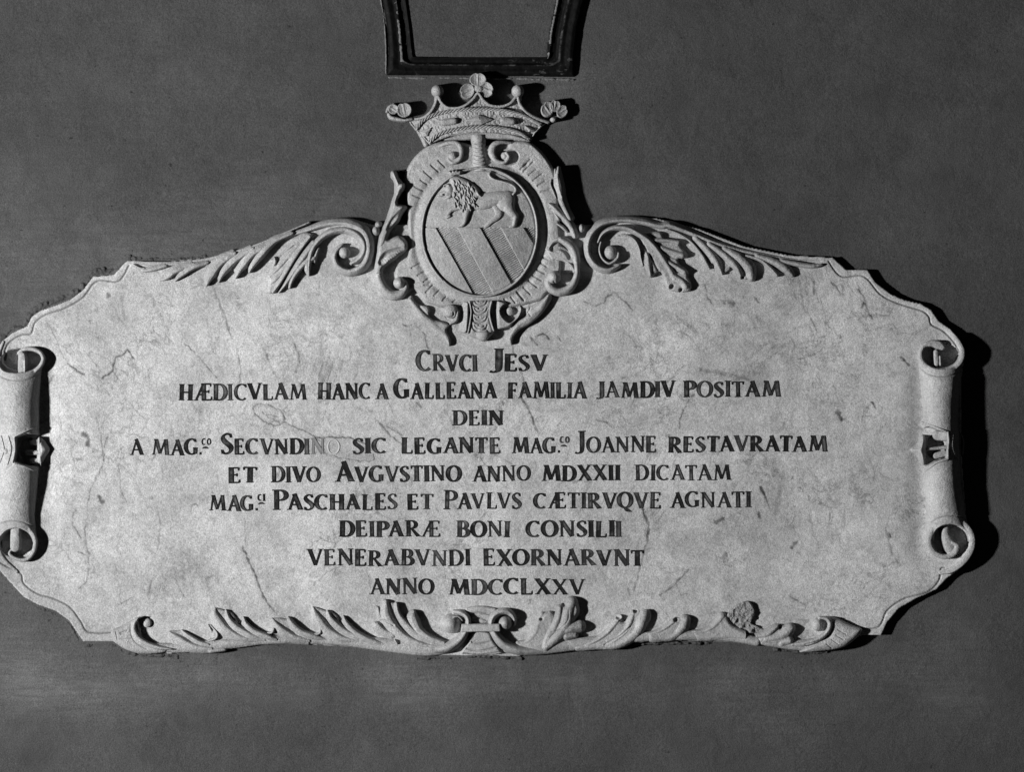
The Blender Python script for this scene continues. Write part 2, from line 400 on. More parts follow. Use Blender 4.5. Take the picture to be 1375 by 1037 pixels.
# ------------------------------------------------------------------ dark frame above the tablet
frame = thing('dark_frame', 'dark varnished moulded frame with a grey panel on the wall above the carved crown', 'frame', 646, 20)
def build_frame():
    out = [(480, -260), (495, -120), (506, -40), (513, 0), (517, 20), (520, 42), (521.5, 70), (519, 101), (645, 101.5), (772, 103),
           (773, 70), (777, 35), (785.5, 0), (794, -40), (806, -120), (822, -260)]
    inn = [(512, -225), (530, -110), (541, -40), (547, 0), (551.7, 35), (556, 75), (645, 76), (734, 76), (737, 46), (746, 0), (754, -40), (768, -110), (786, -225)]
    r = Relief(476, -262, 826, 106, .9)
    so = sdist(r.X, r.Y, np.array(out)); si = sdist(r.X, r.Y, np.array(inn))
    q = np.clip(-si/(np.maximum(-si, 0)+np.maximum(so, 0)+1e-6), 0, 1)
    prof = np.interp(q, [0, .05, .10, .16, .30, .36, .42, .47, .60, .80, .93, 1.], [1.5, 5.5, 5.7, 3.4, 2.2, 3.0, 6.6, 6.9, 5.6, 7.6, 5.6, 2.0])
    r.H = np.where((so > 0) & (si <= 0), prof+.5*fbm(r.X, r.Y, 7, 5), LOW)
    wear = np.clip(1-np.abs(q-.445)/.05, 0, 1)*(r.Y < 92)
    r.D = np.maximum(wear, .8*((r.Y > 78) & (r.X > 715) & (r.X < 768) & (fbm(r.X, r.Y*3.2, 13, 71, 3) > .28)))
    o = r.mesh('moulding', frame, M_DARK, .3, 1)
    # chipped light fillet running round the middle of the moulding
    f = Relief(476, -262, 826, 106, .9)
    side = (f.X < 556+0*f.X) | (f.X > 734)
    patch = fbm(f.X, f.Y, 16, 77, 3) > -.22
    vis = (so > 0) & (si <= 0) & (f.Y < 84)
    qq = np.where(f.X < 640, (q > .40)*(q < .56), (q > .02)*(q < .15))
    f.H = np.where(vis & (qq > 0) & side & patch, prof+1.0, LOW)
    Hf = f.H.copy()
    for y0, y1 in ((-260, -150), (-150, -60), (-60, 20), (20, 60), (60, 86)):
        for lo_, hi_ in ((0, 640), (640, 1400)):
            f.H = np.where((f.Y >= y0) & (f.Y < y1) & (f.X > lo_) & (f.X < hi_), Hf, LOW)
            f.mesh('fillet', frame, M_MORT, .8, 1, rsc=4, kind='stuff')
    p = Relief(505, -232, 795, 80, 3)
    si = sdist(p.X, p.Y, np.array(inn))
    p.H = np.where(si > -3, 2.4+.5*fbm(p.X, p.Y, 60, 9), LOW)
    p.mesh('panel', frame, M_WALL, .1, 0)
build_frame()
def build_lip():
    P = [(490, -130), (502, -60), (511, -5), (515, 22), (517.5, 45), (518.5, 72), (518.5, 98)]
    r = Relief(480, -140, 530, 160, .8, base=0)
    d = pdist(r.X, r.Y, cr(P), 6); e = 1.3+1.6*fbm(r.X, r.Y, 14, 5, 3)
    r.H = np.where(d < e, .8+2.6*np.sqrt(np.clip(1-(d/np.maximum(e, .1))**2, 0, 1))*np.clip((152-r.Y)/40, 0, 1), LOW)
    r.mesh('plaster_lip', frame, M_MORT, .5, 1, rsc=5)
    P = [(522, 104), (580, 104.5), (640, 105), (700, 105.5), (771, 107)]
    r = Relief(515, 98, 780, 112, .8, base=0)
    d = pdist(r.X, r.Y, cr(P), 6); e = 1.5+2.4*fbm(r.X, r.Y, 9, 15, 3)
    r.H = np.where(d < e, .8+1.8*np.clip(1-(d/np.maximum(e, .1))**2, 0, 1), LOW)
    r.mesh('plaster_lip', frame, M_MORT, .5, 1, rsc=4)
build_lip()

# ------------------------------------------------------------------ the tablet
tablet = thing('memorial_tablet', 'pale marble tablet with rolled side scrolls, acanthus carving and nine lines of black Latin lettering', 'plaque', 648, 620)

RIM_IN = [
    [(174, 357), (160, 377.6), (131, 378), (112, 400), (88, 414), (62, 423), (48, 434), (43, 448), (30, 450), (16, 458), (9, 468), (8, 480)],
    [(-4, 752), (10, 761), (29, 771), (33, 784), (51, 797.5), (71, 803.5), (94, 815), (109, 834), (120, 849), (153, 850)],
    [(1112, 351), (1129, 371.3), (1159, 371.5), (1180, 394), (1196, 404), (1218, 412), (1238, 418), (1247, 426), (1250, 436), (1266, 445), (1280, 460), (1287, 474)],
    [(1268, 762.5), (1263, 764), (1260, 780), (1245, 795), (1214, 804), (1191, 820), (1179, 842), (1150, 844)]]
# traced veins, cracks and old repairs: (points, half width, darkness, depth)
VEINS = [
    ([(170, 470), (166, 476), (156, 482), (153, 498), (145, 503), (138, 508)], 1.0, .5, .5), ([(172, 470), (180, 482)], 1.4, .45, .4),
    ([(155, 500), (163, 512)], .9, .3, .2), ([(62, 430), (72, 446), (86, 478), (96, 492), (114, 502)], .8, .3, .2),
    ([(92, 488), (104, 498), (114, 503)], 1.2, .4, .3), ([(250, 462), (270, 482), (290, 506)], .8, .4, .3), ([(286, 384), (300, 420), (312, 455)], 1.6, .28, .3),
    ([(318, 462), (324, 500), (320, 520)], 1.0, .3, .2), ([(395, 460), (402, 480), (398, 500)], 1.3, .33, .2), ([(350, 462), (362, 485), (370, 505)], .8, .25, .2),
    ([(702, 535), (712, 555), (722, 580)], 1.8, .42, .4), ([(706, 540), (718, 566)], 1.0, .3, .2), ([(700, 500), (705, 520), (700, 532)], 1.4, .3, .2),
    ([(932, 528), (916, 552), (912, 575)], 1.0, .42, .3), ([(940, 497), (960, 499), (985, 504), (1005, 510)], 2.6, .28, .2), ([(1020, 500), (985, 512)], 2.2, .18, .1),
    ([(860, 675), (864, 688), (871, 706), (870, 720)], 1.8, .52, .5), ([(870, 720), (864, 745), (858, 770), (850, 800)], 1.2, .3, .3), ([(843, 790), (846, 800)], 1.6, .35, .2),
    ([(925, 765), (905, 785), (885, 800)], 1.2, .38, .3), ([(908, 785), (915, 800)], .8, .3, .2),
    ([(326, 735), (340, 765), (352, 795), (362, 815)], 1.3, .45, .4), ([(330, 700), (330, 735)], .9, .25, .2), ([(352, 800), (368, 822)], 1.5, .35, .3),
    ([(130, 560), (136, 590), (140, 620), (122, 660), (116, 700)], .9, .3, .2), ([(118, 690), (115, 720), (120, 745)], 1.4, .35, .3),
    ([(103, 685), (98, 700), (110, 722)], .8, .35, .3), ([(145, 588), (138, 612)], .9, .35, .2), ([(232, 775), (240, 785), (250, 805)], .9, .35, .3),
    ([(105, 740), (120, 750), (118, 775), (108, 790)], 1.0, .35, .3), ([(205, 780), (200, 795)], 1.3, .3, .2), ([(180, 800), (160, 812)], .8, .25, .2),
    ([(720, 452), (728, 448), (738, 455)], 1.1, .45, .4), ([(748, 453), (754, 458)], 1.2, .45, .4), ([(715, 460), (712, 452), (722, 465)], .7, .35, .3),
    ([(555, 435), (570, 450), (575, 470)], .8, .3, .2), ([(540, 436), (548, 438), (556, 434)], 1.2, .4, .3), ([(550, 438), (552, 460)], .6, .3, .2),
    ([(822, 392), (812, 404), (800, 412)], 1.2, .4, .3), ([(822, 392), (838, 405), (850, 416)], 1.3, .4, .3), ([(785, 404), (795, 410)], 1.2, .35, .2),
    ([(946, 382), (950, 398), (956, 408)], 1.0, .35, .3), ([(1012, 398), (1018, 406)], 1.4, .35, .2), ([(1092, 378), (1093, 394)], 1.4, .35, .2),
    ([(1116, 380), (1124, 388), (1130, 396)], 1.1, .35, .2), ([(1152, 388), (1160, 402), (1164, 415), (1170, 428)], 1.3, .42, .4), ([(1089, 429), (1097, 447)], .9, .35, .2),
    ([(1160, 400), (1158, 414)], 1.5, .4, .2), ([(1210, 480), (1215, 486), (1220, 489)], 2.0, .65, .6), ([(1123, 554), (1130, 562)], 3.4, .75, .8), ([(1131, 565), (1135, 562)], 1.2, .4, .2),
    ([(1172, 542), (1176, 550)], 1.8, .45, .2), ([(968, 404), (974, 408)], 2.0, .45, .3), ([(978, 404), (982, 410)], 3.4, .6, .4), ([(1060, 453), (1066, 460), (1064, 470)], 1.5, .25, .2),
    ([(1020, 655), (1028, 668)], 2.0, .5, .4), ([(1026, 660), (1034, 684)], .8, .35, .2), ([(962, 702), (970, 696)], 2.6, .5, .3), ([(1018, 688), (1020, 694)], 2.2, .55, .3),
    ([(970, 750), (974, 742), (972, 755)], 2.0, .4, .3), ([(1065, 735), (1070, 728)], 2.4, .5, .3), ([(1190, 710), (1195, 735), (1205, 755)], 1.6, .28, .2),
    ([(1166, 772), (1180, 778), (1195, 788)], 2.6, .22, .2), ([(1192, 715), (1195, 722)], 1.4, .45, .3), ([(1060, 800), (1080, 812)], 1.6, .3, .2), ([(112, 583), (120, 590), (118, 596)], 3.4, .42, .2),
    ([(134, 668), (138, 674)], 3.0, .42, .2), ([(64, 520), (72, 505)], 1.2, .35, .2), ([(380, 622), (372, 640)], 2.0, .2, .1), ([(640, 372), (641, 373)], .5, .1, .1),
    ([(168, 430), (164, 400)], 1.8, .18, .1), ([(145, 395), (147, 398)], 2.6, .35, .2), ([(205, 395), (212, 420)], 2.2, .14, .1), ([(428, 488), (436, 440)], 3.5, .08, .1),
    ([(890, 515), (905, 505)], 3.5, .12, .1), ([(790, 640), (780, 690)], 4, .1, .1), ([(510, 700), (560, 708)], 4, .09, .1), ([(965, 480), (975, 468)], .9, .3, .2),
    ([(1050, 640), (1044, 690)], 3.5, .12, .1), ([(508, 565), (525, 585), (545, 600)], 1.4, .35, .3), ([(520, 572), (540, 584)], .9, .3, .2), ([(508, 540), (515, 530)], 1.6, .35, .2),
    ([(560, 540), (566, 546)], 1.5, .4, .2), ([(252, 690), (262, 676), (268, 682)], 1.0, .3, .2), ([(206, 668), (215, 700), (212, 740)], 1.0, .2, .2),
    ([(690, 476), (688, 462)], 1.2, .35, .2), ([(835, 508), (850, 505), (870, 506)], .9, .3, .2), ([(800, 565), (815, 568)], .8, .3, .2), ([(1000, 620), (1012, 612)], 1.0, .2, .1)]
rv = random.Random(9)
for k in range(44):                 # fainter hairlines wandering over the stone
    x = rv.uniform(60, 1220); y = rv.uniform(400, 800); a = rv.choice([1.2, 1.4, 1.9, .6, 2.6])+rv.uniform(-.3, .3); P = [(x, y)]
    for j in range(rv.randint(3, 7)):
        a += rv.uniform(-.38, .38); x += 9*math.cos(a); y += 9*math.sin(a); P.append((x, y))
    VEINS.append((P, rv.uniform(.55, 1.5), rv.uniform(.07, .24), .15))
for k in range(40):
    x = rv.uniform(40, 1230); y = rv.uniform(390, 830); VEINS.append(([(x, y), (x+rv.uniform(-3, 3), y+rv.uniform(1, 4))], rv.uniform(.7, 1.7), rv.uniform(.12, .40), .25))
# the filled repair over the letters of the fourth line and the oval scar beside it
SCAR = [([(341, 546), (352, 543), (368, 547), (380, 556), (383, 564), (376, 571), (362, 569), (350, 562), (343, 554), (341, 546)], .9, .36, .6),
        ([(358, 556), (372, 560)], 1.2, .25, -.3), ([(352, 553), (364, 562), (376, 568)], .7, .3, .2), ([(383, 568), (400, 575), (424, 586)], .8, .45, .3),
        ([(424, 587), (450, 587), (478, 590), (494, 598)], 1.0, .55, .5), ([(424, 587), (432, 596), (440, 610), (470, 617), (498, 620), (504, 616), (502, 611)], .8, .36, .5)]

def build_slab():
    r = Relief(-18, 286, 1312, 888, 1.1)
    X, Y = r.X, r.Y
    sd = sdist(X, Y, np.array(OUT))
    H = np.full(X.shape, H0)+.8*fbm(X, Y, 180, 3, 3)+.18*fbm(X, Y, 14, 8, 2)
    H -= 1.3*(1-sstep(0, 1.6, sd))**2                       # worn arris
    # the sheet swells forward where it rolls up into the side scrolls
    H += 9*np.exp(-(((X-1292)/22)**2+((Y-478)/34)**2)) + 8*np.exp(-(((X-1303)/20)**2+((Y-735)/34)**2))
    H += 8*np.exp(-(((X+2)/18)**2+((Y-480)/26)**2)) + 8*np.exp(-(((X+4)/18)**2+((Y-735)/30)**2))
    yy = sstep(455, 500, Y)*(1-sstep(715, 770, Y))
    H -= 4.2*np.exp(-((X-1236)/15.)**2)*yy
    H -= 2.2*np.exp(-((X-64)/18.)**2)*yy
    H -= 2.0*np.exp(-(((X-1262)/26)**2+((Y-452)/12)**2))
    for cx, cy, rx, ry in ((1262, 478, 26, 17), (1276, 727, 24, 21), (30, 483, 26, 15), (22, 728, 23, 20), (1255, 600, 12.5, 16), (39, 605, 12.5, 17)):
        H = np.where(((X-cx)/rx)**2+((Y-cy)/ry)**2 < 1, np.minimum(H, 1.0), H)
    r.H = np.where(sd > -.05, H, LOW)
    for P in RIM_IN: r.groove(P, 1.25, 1.7, dark=.72)  # shade of the rim groove painted dark into the colour
    for P, hw, dk, dp in VEINS+SCAR:
        Pn = np.array(cr(P, step=2)); 
        Pn = Pn+np.stack([fbm(Pn[:, 0:1], Pn[:, 1:2], 5, 60)[:, 0], fbm(Pn[:, 0:1], Pn[:, 1:2], 5, 70)[:, 0]], 1)*2.6
        hwv = max(hw, .9); r.groove(Pn.tolist(), hwv*1.25, dp*.5, smooth=False, dark=min(.9, 1.9*dk*min(1, .6+hw/1.8)), rag=True)
        if hw < 1.7: r.groove(Pn.tolist(), hwv*3.6, 0, smooth=False, dark=dk*.3, rag=True)
    # the grey filler smeared over the end of a word in line four
    p = [(424, 587), (450, 587.5), (480, 591), (501, 603), (503, 615), (495, 620), (462, 616), (438, 609)]
    ds = sdist(X, Y, np.array(p)); r.D = np.where(ds > 0, np.maximum(r.D, .16*np.clip(ds/2, 0, 1)), r.D)
    grime = np.clip((22-sd)/22, 0, 1)*.10*(.6+fbm(X, Y, 30, 88)); r.D = np.maximum(r.D, grime*(sd > 0)*(Y > 760))
    return r.mesh('slab', tablet, M_SLAB, 0., 0, snap=sd)
slab = build_slab()

# --- mortar squeezed out along the left and upper edges
def build_mortar():
    segs = [([(175, 347), (158, 361), (128, 367), (108, 388), (92, 399), (72, 406), (52, 413), (40, 424), (32, 438), (14, 444), (2, 456)], 5.5),
            ([(178, 347), (240, 348), (300, 342), (345, 328), (395, 306)], 3.4),
            ([(0, 770), (14, 786), (30, 804), (50, 816), (74, 825), (92, 838), (104, 856), (112, 866), (150, 866), (166, 875), (192, 880), (240, 881)], 3.2),
            ([(560, 884), (610, 884), (650, 882), (700, 885)], 2.4), ([(1040, 872), (1075, 877), (1110, 876)], 2.2), ([(780, 875), (850, 866), (960, 864)], 1.5)]
    for k, (P, wd) in enumerate(segs):
        a = np.array(P); r = Relief(a[:, 0].min()-9, a[:, 1].min()-9, a[:, 0].max()+9, a[:, 1].max()+9, .8, base=0)
        d = pdist(r.X, r.Y, cr(P), 10)
        n = fbm(r.X, r.Y, 7, 200+k, 4)
        edge = wd*1.15+3.4*fbm(r.X, r.Y, 16, 300+k, 3)
        h = 4.6*np.clip(1-d/np.maximum(edge, .1), 0, 1)**.5+4.2*n
        r.H = np.where((d < edge) & (h > 1.2), h, LOW)
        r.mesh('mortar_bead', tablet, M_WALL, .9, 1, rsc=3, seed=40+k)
build_mortar()

# --- lettering
T, t_ = .215, .10
def ser(x, y, w=.16, up=True, th=.055): return [(x-w, y, th), (x+w, y, th)]
def arc(cx, cy, rx, ry, a0, a1, wfun, n=16):
    out = []
    for k in range(n+1):
        a = math.radians(a0+(a1-a0)*k/n)
        out.append((cx+rx*math.cos(a), cy+ry*math.sin(a), wfun(a)))
    return out
roundw = lambda a: t_+(T-t_)*abs(math.cos(a))**1.5
def G():
    g = {}
    V = lambda x, w=T: [(x, .03, w), (x, .97, w)]
    g['I'] = (.30, [V(.15), ser(.15, .03, .15), ser(.15, .97, .15)])
    g['H'] = (.78, [V(.16), V(.62), ser(.16, .03, .15), ser(.16, .97, .15), ser(.62, .03, .15), ser(.62, .97, .15), [(.16, .5, t_), (.62, .5, t_)]])
    g['A'] = (.80, [[(.40, .99, t_), (.12, .03, t_)], [(.36, 1.0, T*.9), (.66, .03, T)], [(.22, .33, t_), (.56, .33, t_)], ser(.11, .03, .11), ser(.67, .03, .13)])
    g['M'] = (.98, [[(.22, .97, t_*.9), (.12, .03, t_*.9)], [(.23, .97, T), (.47, .08, T*.8)], [(.47, .08, t_), (.74, .97, t_)], [(.75, .97, T), (.85, .03, T)], ser(.12, .03, .11), ser(.86, .03, .13), ser(.2, .97, .09), ser(.77, .97, .09)])
    g['N'] = (.80, [[(.15, .03, t_), (.15, .97, t_)], [(.15, .97, T), (.66, .04, T)], [(.66, .03, t_), (.66, .97, t_)], ser(.15, .03, .11), ser(.12, .97, .1), ser(.66, .97, .11)])
    g['V'] = (.76, [[(.12, .97, T), (.40, .03, T*.9)], [(.40, .02, t_), (.66, .97, t_)], ser(.12, .97, .13), ser(.66, .97, .11)])
    g['X'] = (.76, [[(.13, .97, T), (.64, .03, T)], [(.63, .97, t_), (.14, .03, t_)], ser(.13, .97, .12), ser(.63, .97, .11), ser(.13, .03, .11), ser(.64, .03, .12)])
    g['L'] = (.62, [V(.16), ser(.16, .97, .15), [(.06, .03, t_), (.52, .03, t_)], [(.54, .24, .03), (.52, .02, .08)]])
    g['E'] = (.62, [V(.16), [(.05, .97, t_), (.5, .97, t_)], [(.05, .03, t_), (.52, .03, t_)], [(.16, .52, t_), (.42, .52, t_)], [(.5, .8, .03), (.5, .98, .08)], [(.54, .22, .03), (.52, .02, .09)], [(.42, .62, .04), (.42, .42, .04)]])
    g['F'] = (.58, [V(.16), ser(.16, .03, .15), [(.05, .97, t_), (.5, .97, t_)], [(.16, .52, t_), (.42, .52, t_)], [(.5, .8, .03), (.5, .98, .08)], [(.42, .62, .04), (.42, .42, .04)]])
    g['T'] = (.68, [V(.33), ser(.33, .03, .16), [(.05, .95, t_), (.61, .95, t_)], [(.05, .78, .03), (.06, .97, .09)], [(.61, .78, .03), (.60, .97, .09)]])
    g['D'] = (.76, [V(.16), ser(.12, .97, .12), ser(.12, .03, .12), [(.16, .96, t_), (.34, .96, t_)]+arc(.34, .5, .32, .46, 88, -88, roundw)+[(.34, .04, t_), (.16, .04, t_)]])
    g['P'] = (.62, [V(.16), ser(.16, .03, .15), ser(.12, .97, .12), [(.16, .96, t_), (.3, .96, t_)]+arc(.3, .72, .24, .24, 88, -88, roundw, 12)+[(.3, .48, t_), (.16, .48, t_)]])
    g['R'] = (.72, [V(.16), ser(.16, .03, .15), ser(.12, .97, .12), [(.16, .96, t_), (.3, .96, t_)]+arc(.3, .73, .22, .23, 88, -88, roundw, 12)+[(.3, .5, t_), (.16, .5, t_)], [(.3, .5, t_), (.62, .03, T)], ser(.64, .03, .11)])
    g['B'] = (.68, [V(.16), ser(.12, .97, .12), ser(.12, .03, .12), [(.16, .96, t_), (.3, .96, t_)]+arc(.3, .74, .2, .22, 88, -88, roundw, 12)+[(.3, .52, t_), (.16, .52, t_)],
                    [(.3, .52, t_)]+arc(.32, .28, .25, .24, 88, -88, roundw, 12)+[(.3, .04, t_), (.16, .04, t_)]])
    g['O'] = (.80, [arc(.39, .5, .31, .46, 100, 460, roundw, 26)])
    g['Q'] = (.82, [arc(.39, .5, .31, .46, 100, 460, roundw, 26), [(.36, .05, t_), (.5, -.12, T*.8), (.72, -.2, .04)]])
    g['C'] = (.70, [arc(.40, .5, .32, .46, 52, 308, roundw, 22), [(.6, .98, .03), (.6, .78, .09)]])
    g['G'] = (.76, [arc(.40, .5, .32, .46, 52, 300, roundw, 22), [(.6, .98, .03), (.6, .78, .09)], [(.6, .42, T), (.6, .06, T*.9)], ser(.6, .43, .12)])
    g['S'] = (.54, [[(.43, .80, .09), (.40, .92, t_), (.27, .965, t_), (.13, .88, .10), (.10, .75, T*.8), (.18, .60, T), (.33, .46, T), (.43, .33, T), (.42, .16, .12), (.30, .05, t_), (.15, .05, t_), (.07, .20, .09)], [(.43, .98, .03), (.44, .78, .07)], [(.07, .02, .03), (.06, .22, .07)]])
    g['J'] = (.36, [[(.22, .97, T), (.22, .2, T), (.17, .02, .12), (.03, -.04, .06), (-.06, .0, .10)], ser(.22, .97, .15)])
    g['Æ'] = (.98, [[(.50, .97, t_), (.12, .03, t_)], [(.52, .03, T), (.52, .97, T)], [(.26, .35, t_), (.5, .35, t_)], ser(.11, .03, .11), [(.40, .97, t_), (.88, .97, t_)], [(.42, .03, t_), (.9, .03, t_)], [(.52, .52, t_), (.78, .52, t_)],
                    [(.88, .8, .03), (.88, .98, .08)], [(.92, .22, .03), (.9, .02, .09)], [(.78, .62, .04), (.78, .42, .04)]])
    g['c'] = (.6, [arc(.32, .5, .24, .42, 55, 305, lambda a: .14, 12)]); g['o'] = (.62, [arc(.32, .5, .23, .4, 90, 450, lambda a: .14, 16)])
    g['i'] = (.42, [[(.2, .03, .2), (.2, .97, .2)], ser(.2, .03, .16, th=.09), ser(.2, .97, .16, th=.09)])
    g['.'] = (.2, [[(.04, .07, .16), (.16, .07, .16)]]); g['-'] = (.9, [[(.02, .0, .04), (.45, .16, .30), (.9, .0, .04)]])
    return g
GL = G(); T, t_ = .172, .08; GL2 = G()
def glyph_mesh(ch, thin):
    V, F, Wr = [], [], []
    for k, st in enumerate((GL2 if thin else GL)[ch][1]):
        P = np.array(st, float)
        if len(P) > 2 and len(P) < 15: P = cr(st, False, .06)
        n = len(P); zo = .02*k
        closed = n > 10 and np.hypot(*(P[0]-P[-1])[:2]) < .01
        d = np.gradient(P[:, :2], axis=0)
        if closed: d[0] = d[-1] = (P[1]-P[-2])[:2]
        L = np.hypot(d[:, 0], d[:, 1])+1e-9; nx, ny = -d[:, 1]/L, d[:, 0]/L
        b = len(V)
        for i in range(n):
            x, y, w_ = P[i]; hw = w_/2
            for o, z, wr in ((-1.06, -.6, 0), (-1, .42+zo, 0), (0, .12+zo, 1), (1, .42+zo, 0), (1.06, -.6, 0)):
                V.append((x+nx[i]*hw*o, y+ny[i]*hw*o, z)); Wr.append(wr if w_ > .1 else 0)
        for i in range(n-1):
            for j in range(4):
                a = b+i*5+j; F.append((a, a+1, a+6, a+5))
        if not closed:
            F.append((b, b+1, b+2, b+3, b+4)); e = b+(n-1)*5; F.append((e+4, e+3, e+2, e+1, e))
    return V, F, Wr
GM = {}
def glyph(ch, thin=False):
    if (ch, thin) not in GM:
        V, F, Wr = glyph_mesh(ch, thin)
        me = bpy.data.meshes.new('letter')
        me.from_pydata([(v[0], -v[2]*S, v[1]) for v in V], [], F); me.update()
        a = me.attributes.new('wear', 'FLOAT', 'POINT'); a.data.foreach_set('value', np.array(Wr, np.float32))
        me.materials.append(M_INK); GM[(ch, thin)] = me
    return GM[(ch, thin)]
RL = random.Random(3)
sloc = Vector(tablet.location)
def letter(ch, x, yb, ht, sx=1., fade=0.):
    o = bpy.data.objects.new('letter', glyph(ch, RL.random() < THIN[0])); C.objects.link(o); o.parent = slab
    # slab sits at the world origin frame
    o.location = ((x-CX)*S, -(H0+.35)*S, (CY-yb)*S)
    o.scale = (ht*S*sx, 1, ht*S); o.rotation_euler = (0, RL.uniform(-.03, .03), 0)
    o.color = (fade, fade, fade, 1)
    return o
THIN = [.3]
def word(txt, x0, x1, yb, ht=22., big=None, yb2=None, fades=None):
    THIN[0] = {'DICATAM': .9, 'VENERABVNDI': .5, 'ANNO': .7, 'AGNATI': .8, 'ET': .5, 'DIVO': .6, 'JOANNE': .7, 'EXORNARVNT': .05, 'MDXXII': .0, 'RESTAVRATAM': .1, 'CONSILII': .1}.get(txt, .3)
    gap = .035
    adv = []
    for k, ch in enumerate(txt):
        kern = 0
        if k:
            pr = txt[k-1]+ch
            if pr in ('AV', 'VA', 'AT', 'TA', 'LV', 'PA', 'AG', 'AN', 'LA'): kern = -.07
        sc = (big or ht)/ht if k == 0 and big else 1
        adv.append((kern, GL[ch][0]*sc, sc))
    tot = sum(a[0]+a[1]+gap for a in adv)-gap
    u = (x1-x0)/tot; x = x0
    for k, (kern, wd, sc) in enumerate(adv):
        x += kern*u
        y = yb if yb2 is None else yb+(yb2-yb)*(x-x0)/(x1-x0)
        fd = fades[k] if fades else max(0, RL.gauss(0, .008))
        letter(txt[k], x, y+RL.uniform(-.55, .55), ht*sc*RL.uniform(.97, 1.035), u/ht, fd)
        x += (wd+gap)*u
def bl(x, y0, y1, xa=240, xb=1048): return y0+(y1-y0)*(x-xa)/(xb-xa)
word('CRVCI', 559, 641, 499, 22.5, 28); word('JESV', 660, 735, 498.5, 22.5, 31)
for wd, a, b in (('HÆDICVLAM', 240, 413), ('HANC', 426, 498), ('A', 504, 522), ('GALLEANA', 529, 667), ('FAMILIA', 681, 787), ('JAMDIV', 802, 906), ('POSITAM', 917, 1048)):
    word(wd, a, b, bl(a, 538, 533), 22, 27 if wd[0] == 'G' else None, bl(b, 538, 533))
word('DEIN', 607, 676, 571.5, 20.5)
for wd, a, b in (('A', 175, 194), ('MAG', 204, 266), ('SIC', 473, 520), ('LEGANTE', 538, 673), ('MAG', 687, 746), ('JOANNE', 774, 881), ('RESTAVRATAM', 896, 1110)):
    word(wd, a, b, bl(a, 611.5, 606.5, 175, 1110), 21.5, 29 if wd == 'JOANNE' else None, bl(b, 611.5, 606.5, 175, 1110))
word('SECVNDINO', 296, 457, 610.5, 21.5, 28, fades=[0, 0, 0, 0, .005, 0, .03, .16, .36])
for wd, a, b in (('ET', 306, 346), ('DIVO', 364, 431), ('AVGVSTINO', 450, 619), ('ANNO', 634, 713), ('MDXXII', 727, 833), ('DICATAM', 852, 982)):
    word(wd, a, b, bl(a, 648.5, 645, 306, 982), 21.5, 28 if wd[0:2] == 'AV' else None, bl(b, 648.5, 645, 306, 982))
for wd, a, b in (('MAG', 281, 341), ('PASCHALES', 366, 534), ('ET', 546, 583), ('PAVLVS', 595, 700), ('CÆTIRVQVE', 716, 887), ('AGNATI', 899, 1008)):
    word(wd, a, b, bl(a, 686, 681.5, 281, 1008), 21.5, 27 if wd[0] == 'P' else None, bl(b, 686, 681.5, 281, 1008))
for wd, a, b in (('DEIPARÆ', 455, 592), ('BONI', 612.5, 684.5), ('CONSILII', 706, 834.5)): word(wd, a, b, 721.3, 22)
for wd, a, b in (('VENERABVNDI', 412.5, 632), ('EXORNARVNT', 648, 865)): word(wd, a, b, 760, 22)
for wd, a, b in (('ANNO', 496, 583), ('MDCCLXXV', 602, 786)): word(wd, a, b, 798.7, 21.5)
def sup(x, y, a, b):                # raised abbreviation endings with their point and dash
    letter('.', x, y, 21, 1.); letter(a, x+3.3, y-12.5, 9.5); letter(b, x+10.2, y-12.5, 9.5); letter('-', x+4, y-8.2, 9, 1.1)
sup(267.5, 610.5, 'c', 'o'); sup(748, 608, 'c', 'o'); sup(342.5, 685.5, 'c', 'i')

# ------------------------------------------------------------------ side scrolls
def tube(r, axis, y0, y1, hbase=H0):
    """axis: (y, left, right, top height)"""
    A = np.array(axis, float)
    L = np.interp(r.Y, A[:, 0], A[:, 1]); R = np.interp(r.Y, A[:, 0], A[:, 2]); T_ = np.interp(r.Y, A[:, 0], A[:, 3])
    u = (r.X-(L+R)/2)/((R-L)/2)
    return np.where((np.abs(u) < 1) & (r.Y > y0) & (r.Y < y1), hbase-3+(T_+3)*np.sqrt(np.maximum(1-u*u, 0)), LOW), u

